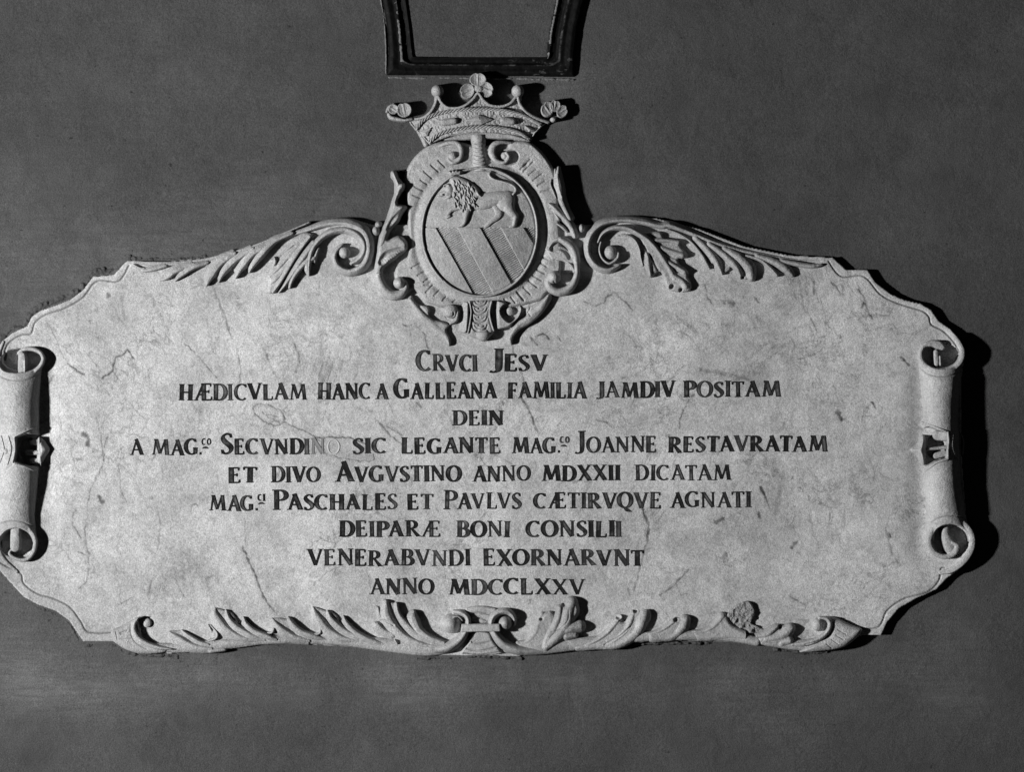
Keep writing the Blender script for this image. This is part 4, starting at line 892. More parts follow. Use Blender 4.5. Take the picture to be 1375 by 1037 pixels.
    P = M5([(650, 250), (720, 170), (800, 125), (860, 120), (905, 170), (915, 250), (885, 315), (930, 345), (990, 375), (1000, 400), (900, 415), (760, 410), (640, 405), (690, 330), (660, 290)])
    q.poly(P, H0+6, edge=3, p=.6, lift=1.5, fn=lambda X, Y, d: H0+3+3*sstep(850, 812, Y))
    q.poly(M5([(640, 400), (720, 320), (760, 270), (800, 320), (880, 330), (940, 360), (990, 400), (880, 420)]), H0+2.2, edge=1.5, base=H0+8, mode='min', p=1)
    q.H = np.where(q.H > LOW+1, q.H+3.2*fbm(q.X, q.Y, 7, 55, 4)+1.4*np.abs(fbm(q.X, q.Y, 3, 58, 2)), q.H)
    q.mesh('broken_leaf', tablet, M_ROUGH, .5, 0, label='broken, rough lump where a carved leaf has been lost')
    # centre: shell-like tablet, clasp, two volutes
    q = Relief(612, 808, 686, 886, .6)
    q.poly(M3([(305, 190), (370, 165), (460, 158), (540, 170), (600, 190), (560, 260), (530, 320), (380, 320), (350, 250)]), H0+6, edge=3, lift=2)
    q.poly(M3([(370, 405), (520, 405), (560, 480), (640, 580), (660, 600), (560, 615), (450, 620), (340, 612), (262, 595), (330, 500)]), H0+7, edge=3, lift=2)
    for P in ([(360, 235), (450, 222), (540, 245)], [(380, 290), (450, 275), (520, 305)], [(370, 495), (450, 508), (540, 490)], [(320, 555), (450, 575), (590, 545)], [(300, 600), (450, 612), (640, 585)]):
        q.groove(M3(P), 1.3, 1.7, dark=.2)
    q.mesh('shell', tablet, M_CARVE, .3, 1, seed=34)
    q = Relief(584, 808, 640, 886, .6)
    q.ridge(M3([(-120, 555, 30, .7), (0, 560, 44, .9), (140, 545, 56, 1), (240, 490, 52, 1), (305, 410, 42, 1), (335, 330, 34, 1), (325, 265, 34, 1), (270, 225, 32, .9), (205, 215, 24, .6)]), h=15, lift=1.5, p=.7)
    q.dome(580+180/6.875, 790+325/6.875, 15, 14, 19, base=H0+.5, p=.9)
    q.ridge(M3([(200, 262, 9), (250, 262, 10), (285, 300, 8)]), h=3, lift=12)
    q.mesh('small_volute', tablet, M_CARVE, .35, 1, seed=35)
    q = Relief(652, 808, 744, 886, .6)
    q.ridge(M3([(1060, 585, 26, .35), (960, 580, 40, .6), (860, 575, 48, .8), (760, 560, 54, 1), (660, 510, 54, 1), (590, 430, 46, 1), (548, 350, 34, 1), (560, 270, 38, 1), (620, 220, 38, 1), (700, 215, 36, .95), (755, 265, 30, .8), (760, 330, 20, .5)]), h=15, lift=1.5, p=.7)
    q.dome(580+675/6.875, 790+320/6.875, 9.5, 10, 16, base=H0+3, p=.6)
    q.mesh('small_volute', tablet, M_CARVE, .35, 1, seed=36)
    q = Relief(616, 832, 680, 854, .6)
    q.poly(M3([(272, 322), (630, 318), (640, 400), (262, 406)]), H0+18.5, edge=1.6, lift=8, smooth=False)
    q.groove(M3([(290, 335), (620, 330)]), .8, .5)
    q.mesh('clasp', tablet, M_CARVE, .25, 1, seed=37)
    # the two end knobs
    q = Relief(146, 822, 236, 882, .6)
    q.poly(M0([(135, 395), (240, 340), (330, 290), (400, 260), (440, 300), (420, 430), (520, 500), (660, 530), (640, 590), (450, 610), (330, 590), (220, 540), (160, 470)]), H0+9, edge=7, lift=1.5)
    q.ridge(M0([(430, 265, 12), (365, 300, 22), (350, 370, 24), (385, 450, 26), (470, 510, 26), (580, 545, 20), (700, 560, 12)]), h=5, lift=8)
    q.poly(M0([(385, 300), (430, 262), (520, 262), (570, 320), (550, 380), (580, 470), (660, 510), (500, 490), (420, 420)]), H0+.4, edge=1.4, base=H0+9, mode='min', p=1)
    q.dome(130+470/6.875, 790+320/6.875, 6.5, 7, 4.5, base=H0+.5)
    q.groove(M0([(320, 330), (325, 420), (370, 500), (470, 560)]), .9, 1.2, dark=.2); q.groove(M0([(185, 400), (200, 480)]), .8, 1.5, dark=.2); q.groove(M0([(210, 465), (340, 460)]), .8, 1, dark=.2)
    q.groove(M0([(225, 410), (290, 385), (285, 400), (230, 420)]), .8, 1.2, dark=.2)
    q.mesh('end_knob', tablet, M_CARVE, .45, 1, seed=38, label='left end knob of the bottom garland')
    q = Relief(1060, 820, 1166, 882, .6)
    q.poly(M6([(540, 262), (650, 275), (770, 330), (870, 370), (860, 420), (790, 490), (700, 545), (560, 575), (300, 590), (420, 500), (560, 420)]), H0+12, edge=9, lift=1.)
    q.ridge(M6([(230, 520, 20, .6), (340, 510, 28, .8), (460, 470, 28, .9), (550, 400, 26, 1), (575, 330, 26, 1), (545, 280, 22, 1), (480, 270, 16, .9)]), h=7, lift=9, asym=-.2)
    q.dome(1030+460/6.875, 790+335/6.875, 8, 9, 9, base=H0+4)
    q.pit(1030+505/6.875, 790+330/6.875, 2.6, 6, 6)
    q.groove(M6([(345, 515), (500, 470), (590, 370)]), .9, 1.4)
    for P in ([(650, 380), (720, 420)], [(630, 430), (700, 470)], [(590, 470), (650, 510)], [(540, 510), (590, 550)]): q.groove(M6(P), .9, 1.5)
    q.ridge(M6([(790, 400, 8), (760, 460, 8), (720, 510, 8)]), h=1.5, lift=5)
    q.mesh('end_knob', tablet, M_CARVE, .45, 1, seed=39, label='right end knob of the bottom garland')
build_bottom()

# ------------------------------------------------------------------ the coat of arms above
crest = thing('coat_of_arms', 'carved stone coat of arms with crown and lion shield above the inscribed tablet', 'coat of arms', 645, 420)
C1 = Z(510, 90, 5); LA = Z(500, 220, 9.964); LB = Z(500, 300, 9.964); RD = Z(660, 200, 9.964); RE = Z(660, 300, 9.964); BF = Z(540, 370, 9.964); BG = Z(640, 370, 9.964)
SX, SY, RX, RY = 644.5, 312., 79., 88.
HP = 16.
def build_cartouche():
    r = Relief(524, 180, 768, 424, .7, base=0)
    out = [(575, 196), (590, 190), (612, 189), (645, 196), (680, 190), (700, 189), (714, 192), (726, 202), (736, 214), (744, 228), (748, 245), (750, 262), (752, 290), (754, 330), (753, 370), (742, 388), (734, 396), (727, 404), (710, 409), (698, 412), (672, 416),
           (645, 410), (612, 414), (593, 414), (582, 411), (570, 406), (561, 395), (554, 391), (545, 396), (534, 386), (529, 373), (531, 360), (538, 352), (546, 345), (549, 330), (547, 300), (545, 262), (542, 240), (548, 224), (560, 207)]
    Q = cr(out, True, 2); sd = sdist(r.X, r.Y, Q)
    rho = np.hypot((r.X-SX)/RX, (r.Y-SY)/RY)
    H = HP+2.4*sstep(1.45, 1.05, rho)-2.5*np.exp(-((rho-1.12)/.06)**2)
    H = H-7*np.clip(1-sd/5, 0, 1)**2
    r.H = np.where(sd > 0, H, LOW)
    # radial gouges round the shield
    def ang(x, y): return x, y
    G_ = [C1([(395, 630), (440, 675)]), C1([(345, 660), (395, 705)]), C1([(298, 702), (352, 750)]), C1([(275, 760), (320, 790)]), C1([(235, 805), (295, 833)]), C1([(225, 862), (275, 880)]), C1([(945, 690), (1010, 625)]), C1([(965, 705), (1030, 640)]), C1([(1000, 730), (1050, 690)]),
          C1([(1030, 765), (1090, 720)]), C1([(1060, 800), (1110, 770)]), C1([(1080, 840), (1140, 825)])]
    G_ += [LB([(530, 600), (640, 540)]), LB([(610, 700), (700, 650)]), LB([(690, 790), (750, 745)]), LB([(720, 930), (810, 830)]), LB([(830, 970), (900, 900)]), LB([(700, 830), (760, 825)]), BF([(545, 340), (590, 290)]), BF([(680, 360), (720, 330)])]
    G_ += [RE([(680, 460), (760, 485)]), RE([(650, 530), (740, 580)]), RE([(600, 620), (715, 675)]), RE([(550, 700), (670, 765)]), RE([(490, 765), (615, 860)]), RE([(430, 860), (520, 950)]), RE([(340, 920), (430, 1030)]), BG([(460, 290), (520, 370)]), BG([(370, 320), (420, 380)]), BG([(540, 230), (630, 340)])]
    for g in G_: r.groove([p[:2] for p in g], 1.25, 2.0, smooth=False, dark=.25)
    r.pit(510+980/5, 90+660/5, 5, 3.2, 1.5, rot=-.8)
    r.poly(C1([(780, 520), (820, 505), (870, 510), (865, 550), (830, 560), (905, 560), (935, 600), (920, 645), (870, 660), (800, 640), (770, 580)]), 11, edge=1.2, base=HP, mode='min', p=1)
    r.mesh('backplate', crest, M_CARVE, .5, 1, seed=51)
    # top curls
    q = Relief(588, 184, 630, 226, .55, base=HP-6)
    q.ridge(C1([(395, 535, 16, .5), (470, 512, 18, .8), (525, 520, 20, .9), (548, 565, 20, 1), (535, 620, 20, 1), (490, 645, 18, .95), (462, 620, 16, .9), (466, 592, 14, .85)]), h=5, lift=9, p=.5)
    q.dome(510+490/5, 90+603/5, 7.4, 7.2, 12, base=HP-4, p=.3)
    q.pit(510+521/5, 90+588/5, 3.2, 4.2, 11)
    q.mesh('top_curl', crest, M_CARVE, .25, 1, seed=52)
    q = Relief(650, 184, 702, 226, .55, base=HP-6)
    q.ridge(C1([(880, 512, 12, .5), (820, 508, 16, .8), (770, 525, 24, .95), (750, 575, 28, 1), (780, 630, 20, 1), (835, 645, 16, .95), (865, 610, 14, .9), (850, 580, 14, .85)]), h=5, lift=9, p=.5)
    q.dome(510+840/5, 90+600/5, 6.4, 6.4, 11, base=HP-5, p=.4)
    q.mesh('top_curl', crest, M_CARVE, .25, 1, seed=53)
    q = Relief(622, 182, 662, 230, .5, base=6)
    q.ridge([(642, 184, 11), (643, 200, 9.5), (644, 212, 10.5), (645, 224, 12)], h=12, lift=7)
    for k in range(7): q.groove([(632, 190+k*5.2), (642, 194+k*5.2), (655, 190+k*5.2)], 1.5, 1.9)
    q.mesh('neck_knot', crest, M_CARVE, .35, 1, seed=54)
build_cartouche()

def leaf_part(box, ridges, sd_, base, h, lift, asym=.2, grooves=(), pits=(), polys=(), name='scroll_leaf', domes=(), p=.5, label=None):
    q = Relief(*box, .6, base=base)
    for P, top, ed in polys: q.poly(P, top, edge=ed, p=.55, lift=2)
    for P in ridges: q.ridge(P, h=h, lift=lift, asym=asym, p=p)
    for d in domes: q.dome(*d)
    for P, hw, dp in grooves: q.groove(P, hw, dp)
    for a in pits: q.pit(*a)
    return q.mesh(name, crest, M_CARVE, .4, 1, seed=sd_, label=label)

def build_crest_sides():
    # left: upper lobes, middle lobe, big C-scroll with its eye
    leaf_part((505, 222, 552, 336), polys=[(LA([(250, 105), (300, 90), (340, 120), (362, 200), (385, 238), (440, 262), (447, 330), (400, 395), (352, 480), (348, 530), (400, 542), (450, 556), (484, 590), (445, 640), (400, 700), (360, 780), (280, 865), (235, 950), (215, 1010), (190, 1090), (130, 1150), (70, 1120), (85, 980), (130, 850), (190, 720), (240, 600), (290, 430), (302, 350), (285, 240), (245, 180)]), HP+12, 5.5)], ridges=[LA([(290, 120, 22, .7), (330, 200, 34, .85), (360, 300, 70, 1), (340, 400, 50, 1), (300, 500, 42, 1), (290, 600, 60, 1), (250, 720, 60, 1)]), LA([(330, 100, 12, .7), (390, 90, 10, .6), (440, 96, 6, .4)]), LA([(430, 590, 34, .95), (350, 620, 46, 1), (300, 680, 56, 1)]),
                                     LA([(400, 290, 34, .95), (360, 330, 40, 1)])], sd_=61, base=4, h=HP-1, lift=5, asym=.35, grooves=[(LA([(440, 600), (340, 700), (270, 780), (220, 880)]), 3.2, 2.8), (LA([(380, 270), (340, 340), (330, 420)]), 2, 1.2)])
    leaf_part((502, 284, 552, 345), [LA([(290, 640, 50, .95), (260, 760, 54, 1), (200, 880, 58, 1), (140, 1000, 56, 1), (105, 1110, 44, 1), (95, 1200, 36, 1)])], 62, 4, HP-1, 5.5, asym=.2)
    leaf_part((498, 312, 552, 376), polys=[(LB([(85, 180), (60, 350), (30, 560), (25, 700), (150, 690), (152, 640), (200, 570), (320, 485), (370, 440), (430, 400), (485, 330), (470, 240), (380, 165), (300, 172), (222, 205), (190, 150), (120, 150)]), HP+11, 6)], ridges=[LB([(90, 520, 36, .9), (120, 420, 52, 1), (200, 300, 66, 1), (300, 240, 62, 1), (400, 250, 60, 1), (440, 310, 44, .9)]), LB([(340, 420, 30, .85), (400, 370, 40, .9), (440, 320, 36, .9)]), LB([(380, 190, 20, .8), (300, 210, 30, .9)]), LB([(110, 560, 30, .8), (200, 470, 40, .85), (300, 430, 40, .85)])], sd_=63, base=6, h=HP-3, lift=5, asym=.1,
              grooves=[(LB([(130, 520), (200, 430), (300, 390), (390, 370)]), 5.5, 4.6)]+[(LB([(150+k*28, 500-k*17), (190+k*27, 560-k*22)]), .55, .9) for k in range(9)])
    leaf_part((499, 346, 556, 408), [LB([(90, 470, 42, .9), (82, 600, 58, 1), (95, 740, 66, 1), (150, 870, 74, 1), (260, 960, 76, 1), (380, 950, 66, .98), (450, 860, 48, .95), (440, 790, 34, .9)])], 64, H0-4, 11, 8, asym=.0,
              domes=[(500+365/9.964, 300+800/9.964, 8.6, 8.6, 16, H0+5)], grooves=[(LB([(300, 850), (350, 890), (410, 870), (435, 830)]), 1.1, 3)], name='c_scroll', label='left scroll of the cartouche')
    # berries
    leaf_part((498, 290, 515, 320), [], 65, 6, 1, 1, domes=[(509, 302, 5.6, 5, 16, 8), (505.5, 310.5, 6.2, 7.2, 19, 8)], name='berry')
    leaf_part((774, 298, 790, 318), [], 66, 6, 1, 1, domes=[(781, 307, 4.6, 6.6, 17, 8)], name='berry')
    # right
    leaf_part((736, 220, 772, 312), [RD([(900, 258, 30, .85), (895, 330, 50, .95), (890, 420, 76, 1), (905, 520, 84, 1), (930, 620, 70, 1), (960, 720, 64, 1), (1000, 820, 60, 1), (1050, 920, 62, 1)]), RD([(855, 280, 22, .9), (850, 350, 24, .9)]), RD([(800, 410, 12, .92), (790, 480, 16, .95), (830, 580, 18, .95), (865, 670, 14, .85)])],
              71, 3, HP-2, 5.5, asym=-.4, grooves=[(RD([(850, 420), (870, 560), (905, 660)]), 3.2, 3)])
    leaf_part((730, 268, 784, 322), [RD([(760, 730, 16, .85), (830, 780, 50, 1), (920, 870, 60, 1), (1010, 960, 64, 1), (1080, 1060, 60, 1), (1120, 1160, 54, 1)]), RD([(770, 790, 20, .7), (850, 850, 40, .8), (900, 930, 50, .85)]), RE([(880, 10, 22, .85), (960, 60, 30, .95), (1010, 110, 22, .85)])],
              72, 4, HP-2, 5.5, asym=-.3, grooves=[(RD([(800, 800), (870, 870), (960, 980)]), 1.8, 2.6)])
    leaf_part((728, 312, 784, 366), polys=[(RE([(720, 335), (800, 300), (900, 290), (1020, 350), (1090, 430), (1120, 540), (1040, 545), (940, 505), (860, 500), (790, 490)]), HP+5, 2.5), (RE([(840, 640), (930, 620), (1040, 625), (1105, 660), (1100, 760), (1040, 860), (940, 880), (840, 800)]), H0+1.5, 1)], ridges=[RE([(785, 310, 26, .85), (830, 250, 36, .95), (920, 220, 50, 1), (1020, 270, 62, 1), (1090, 350, 66, 1), (1130, 450, 60, 1), (1140, 560, 50, 1), (1140, 640, 40, 1)]), RE([(720, 345, 14, .8), (800, 385, 14, .9), (880, 400, 16, .85)]),
                                     RE([(860, 490, 16, .8), (960, 495, 22, .85), (1040, 540, 26, .9), (1090, 600, 26, .9), (1110, 680, 20, .9)])], sd_=73, base=6, h=HP-3, lift=5, asym=-.2,
              grooves=[(RE([(820, 340), (920, 320), (1010, 380), (1050, 450)]), 4.6, 4.5)]+[(RE([(880+k*22, 300+k*10), (900+k*20, 360+k*10)]), .55, .9) for k in range(7)])
    leaf_part((724, 352, 782, 406), [RE([(1140, 560, 42, 1), (1140, 680, 48, 1), (1100, 800, 56, 1), (1020, 890, 62, 1), (900, 920, 66, 1), (800, 870, 70, 1), (760, 780, 66, 1), (790, 710, 56, .95)])], 74, H0-4, 11, 8, asym=-.1,
              domes=[(660+835/9.964, 300+725/9.964, 9.6, 9.2, 20, H0+4)], grooves=[(RE([(830, 780), (870, 830), (920, 860)]), 1.2, 3)], name='c_scroll', label='right scroll of the cartouche')
    # lower leaf tips on the slab
    P = BF([(130, 262), (70, 325), (160, 470), (340, 640), (500, 780), (580, 880), (622, 955), (652, 925), (645, 830), (598, 740), (640, 670), (560, 622), (400, 582), (368, 530), (378, 470), (345, 410), (230, 385), (165, 330)])
    leaf_part((543, 392, 610, 470), [BF([(110, 320, 30, 1), (250, 500, 44, 1), (420, 650, 46, .95), (560, 780, 40, .85), (625, 920, 20, .7)])], 81, H0, 4.5, 5, asym=-.2, polys=[(P, H0+8, 4)], grooves=[(BF([(180, 360), (300, 500), (400, 580)]), 1.4, 1.8), (BF([(240, 400), (330, 520)]), 1.2, 1.2)])
    P = BG([(965, 240), (1012, 290), (960, 405), (850, 545), (700, 665), (580, 735), (500, 830), (470, 935), (425, 900), (402, 850), (440, 750), (480, 680), (550, 600), (650, 540), (660, 440), (760, 385), (860, 330)])
    leaf_part((676, 392, 744, 468), [BG([(960, 280, 26, 1), (860, 440, 50, 1), (700, 590, 60, 1), (540, 700, 40, .95), (450, 850, 28, .8), (465, 920, 10, .6)])], 82, H0, 5.5, 6, asym=-.5, polys=[(P, H0+9, 4)], grooves=[(BG([(720, 400), (700, 480), (620, 560)]), 1.4, 1.6), (BG([(680, 480), (720, 540)]), 1.3, 1.8)])
    # bottom small volutes and coves
    q = Relief(582, 402, 634, 452, .55)
    q.poly(BF([(480, 560), (560, 470), (700, 380), (870, 350), (890, 450), (880, 640), (850, 770), (700, 740), (620, 640), (520, 600)]), H0+6, edge=2, lift=1, fn=lambda X, Y, d: H0+3+9*np.clip((X-614)/14, 0, 1)**2)
    q.dome(605, 418, 9.6, 9.6, 11, base=H0+4, p=.22)
    q.groove(BF([(560, 500), (600, 560), (680, 550), (690, 500)]), 1.1, 3.4); q.ridge(BF([(750, 480, 14), (720, 600, 26), (640, 655, 12)]), h=2, lift=10)
    q.mesh('small_volute', crest, M_CARVE, .3, 1, seed=91)
    q = Relief(656, 400, 702, 446, .55)
    q.poly(BG([(190, 340), (330, 345), (420, 380), (560, 385), (600, 450), (570, 560), (480, 650), (420, 700), (250, 720), (200, 620), (180, 480)]), H0+10, edge=2, lift=2, fn=lambda X, Y, d: H0+3+11*np.clip((X-659)/11, 0, 1)**1.6)
    q.poly(BG([(310, 470), (380, 385), (500, 378), (590, 400), (590, 480), (530, 580), (440, 635), (350, 570)]), H0+2, edge=1.2, base=H0+14, mode='min', p=1)
    q.dome(640+445/9.964, 370+480/9.964, 6, 6.5, 6, base=H0+2, p=.3)
    q.mesh('small_volute', crest, M_CARVE, .3, 1, seed=92)
    q = Relief(624, 400, 668, 460, .45)
    q.poly(BF([(895, 340), (1200, 335), (1180, 480), (1190, 600), (1235, 740), (1180, 820), (1060, 860), (940, 830), (878, 780), (900, 680), (920, 560), (900, 420)]), H0+13, edge=6, lift=4)
    q.ridge(BF([(1060, 700, 60, .8), (1080, 790, 95, 1)]), h=7, lift=11)
    for cy in (345, 445, 560, 670):
        q.groove(BF([(935, cy), (965, cy+60), (1040, cy+82), (1110, cy+55), (1140, cy-5)]), 1.3, 2.4)
        q.groove(BF([(975, cy), (1000, cy+30), (1040, cy+40), (1080, cy+28), (1105, cy)]), .9, 1.5)
        q.pit(540+1030/9.964, 370+cy/9.964, 1.6, 1.2, 1.6)
    q.ridge(BF([(1200, 345, 14), (1172, 480, 14), (1185, 600, 16), (1228, 740, 14)]), h=2.5, lift=13); q.ridge(BF([(905, 350, 14), (925, 480, 14), (912, 620, 16), (885, 770, 16)]), h=2.5, lift=12)
    q.mesh('pendant', crest, M_CARVE, .25, 1, seed=93)
build_crest_sides()

# --- shield, bends and lion
HS = 21.
def shield_h(x, y):
    rho2 = ((x-SX)/RX)**2+((y-SY)/RY)**2
    return HS+9.5*np.clip(1-rho2, 0, 1)
def build_shield():
    q = Relief(562, 221, 727, 403, .5, base=0)
    rho = np.hypot((q.X-SX)/RX, (q.Y-SY)/RY)
    H = shield_h(q.X, q.Y)
    th = np.arctan2((q.Y-SY)/RY, (q.X-SX)/RX); wob = 1+.006*np.sin(3*th+1)
    rho = rho*wob
    rim = np.clip(1-((rho-.976)/.022)**2, 0, 1)
    H = H+4.6*np.sqrt(rim)-1.6*np.exp(-((rho-.945)/.012)**2)
    H = np.where(rho > .998, LOW, H)
    lower = (q.Y > 306) & (rho < .955)
    # carved bends: plain and hatched by turns
    def xl(a, b, Y): return a[0]+(b[0]-a[0])*(Y-a[1])/(b[1]-a[1])
    Ls = [((585.4, 306.3), (636.6, 397)), ((614.5, 306.3), (663.4, 396)), ((644.8, 306.3), (687.3, 382.4)), ((672.7, 306.3), (705.3, 365.7)), ((703, 306.3), (722, 337))]
    X = [xl(a, b, q.Y) for a, b in Ls]
    hat = ((q.X > X[0]) & (q.X < X[1])) | ((q.X > X[2]) & (q.X < X[3])) | (q.X > X[4])
    n1 = fbm(q.X, q.Y, 6, 91, 2)
    across = (q.X*.50+q.Y*.866)
    hatch = np.sin(across/2.75*6.283+n1*1.8)+.5*n1
    H = np.where(lower & hat, H-2.5+hatch*.85, H)
    H = np.where(lower & ~hat, H+.25, H)
    H = H-1.2*np.exp(-((q.Y-305.6)/.8)**2)*(rho < .955)
    # cracked lower left edge of the first bend
    q.H = H
    q.groove([(569, 332), (578, 350), (590, 368), (598, 382)], .8, .8, dark=.2)
    return q.mesh('shield', crest, M_CARVE, .25, 0, seed=95, rsc=14)
shield = build_shield()
def build_lion():
    L = Z(580, 220, 9.964)
    q = Relief(583, 226, 700, 308, .42, base=HS+2)
    def r(P, h=4, lift=.8, p=.62, asym=0): q.ridge([(c_[0], c_[1], c_[2]*1.06, c_[3]) for c_ in L(P)], h=h*1.12, lift=lift, p=p, asym=asym)
    r([(850, 590, 46, .7), (895, 670, 52, .8), (860, 730, 46, .8), (790, 780, 38, .8), (740, 825, 38, .7), (715, 845, 24, .6)], 3.4)          # far hind leg
    r([(560, 540, 85, .8), (680, 515, 108, .9), (800, 480, 100, .9), (900, 460, 90, 1), (980, 470, 95, 1)], 5)                           # barrel
    q.dome(580+985/9.964, 220+505/9.964, 13.5, 15, 7.2, p=.65, rot=.4)                                                                     # haunch
    r([(1010, 560, 95, 1), (1060, 650, 66, 1), (1115, 710, 46, .95), (1112, 770, 38, .9), (1095, 830, 36, .8), (1050, 848, 24, .6)], 5.4)
    r([(400, 560, 60, .9), (330, 590, 48, .9), (255, 625, 40, .9), (215, 680, 34, .85), (200, 725, 24, .7), (235, 705, 28, .7)], 4.2)         # raised paw
    r([(480, 520, 80, 1), (465, 620, 68, 1), (455, 710, 44, .95), (440, 780, 36, .85), (400, 828, 34, .75), (355, 838, 20, .5)], 5.2)
    r([(1090, 412, 20, .8), (1122, 365, 24, .9), (1105, 315, 24, 1), (1040, 275, 22, 1), (940, 245, 20, 1), (850, 222, 20, 1), (795, 195, 24, 1), (765, 150, 26, .9), (785, 115, 20, .7)], 5.0)
    q.poly(L([(240, 190), (330, 165), (420, 190), (520, 245), (600, 305), (645, 370), (650, 440), (610, 530), (555, 615), (500, 610), (430, 600), (350, 575), (300, 500), (265, 430), (270, 340), (235, 270)]), HS+8.2, edge=6, p=.6)
    q.dome(580+225/9.964, 220+345/9.964, 7.5, 8.2, 7.2, p=.65)                                                                                # head
    r([(230, 380, 60, .9), (170, 400, 42, .9), (110, 420, 34, .7), (80, 428, 20, .5)], 5.4)
    r([(235, 440, 34, .7), (190, 465, 24, .6), (150, 460, 14, .4)], 4)
    q.pit(580+182/9.964, 220+312/9.964, 1.6, 1.2, 2.4); q.pit(580+170/9.964, 220+418/9.964, 2.6, 1.3, 3.4); q.pit(580+105/9.964, 220+415/9.964, 1.0, .8, 1.5)
    q.ridge(L([(160, 300, 12), (190, 285, 14), (225, 295, 12)]), h=1.5, base=HS+8.2)
    # mane
    rr = random.Random(5)
    for k in range(74):
        a = rr.random(); b = rr.random()
        x = 285+a*330; y = 215+b*370
        if x > 300+ (y-150)*1.15+60 or (x-280)+(y-560)*.9 > 300 or (y > 560 and x < 330): continue
        ang_ = math.radians(62+rr.uniform(-25, 25)-20*(a-.5)); ln = rr.uniform(55, 85); cv = rr.uniform(-14, 14)
        dx, dy = math.cos(ang_)*ln, math.sin(ang_)*ln
        q.ridge(L([(x, y, 11, .6), (x+dx*.5+cv, y+dy*.5-cv*.4, 15, 1), (x+dx, y+dy, 5, .4)]), h=2.3, base=HS+7.3+rr.uniform(0, 1.), asym=.3)
        q.groove([(580+(x+18)/9.964, 220+y/9.964), (580+(x+dx*.5+cv+20)/9.964, 220+(y+dy*.5)/9.964), (580+(x+dx+10)/9.964, 220+(y+dy)/9.964)], .75, 1.7)
    q.H = np.where(q.H > LOW+1, q.H+shield_h(q.X, q.Y)-HS-2.4, LOW)
    q.mesh('lion', shield, M_CARVE, .15, 1, seed=97)
    q = Relief(600, 224, 624, 240, .42, base=HS)
    q.poly(L([(215, 108), (235, 92), (262, 112), (283, 78), (306, 104), (335, 74), (352, 104), (385, 92), (400, 120), (385, 158), (250, 172)]), HS+10, edge=2.2, p=.5, lift=1, smooth=False)
    q.groove(L([(235, 148), (310, 138), (392, 140)]), .6, .9)
    q.mesh('lion_crown', shield, M_CARVE, .15, 1, seed=98)
build_lion()

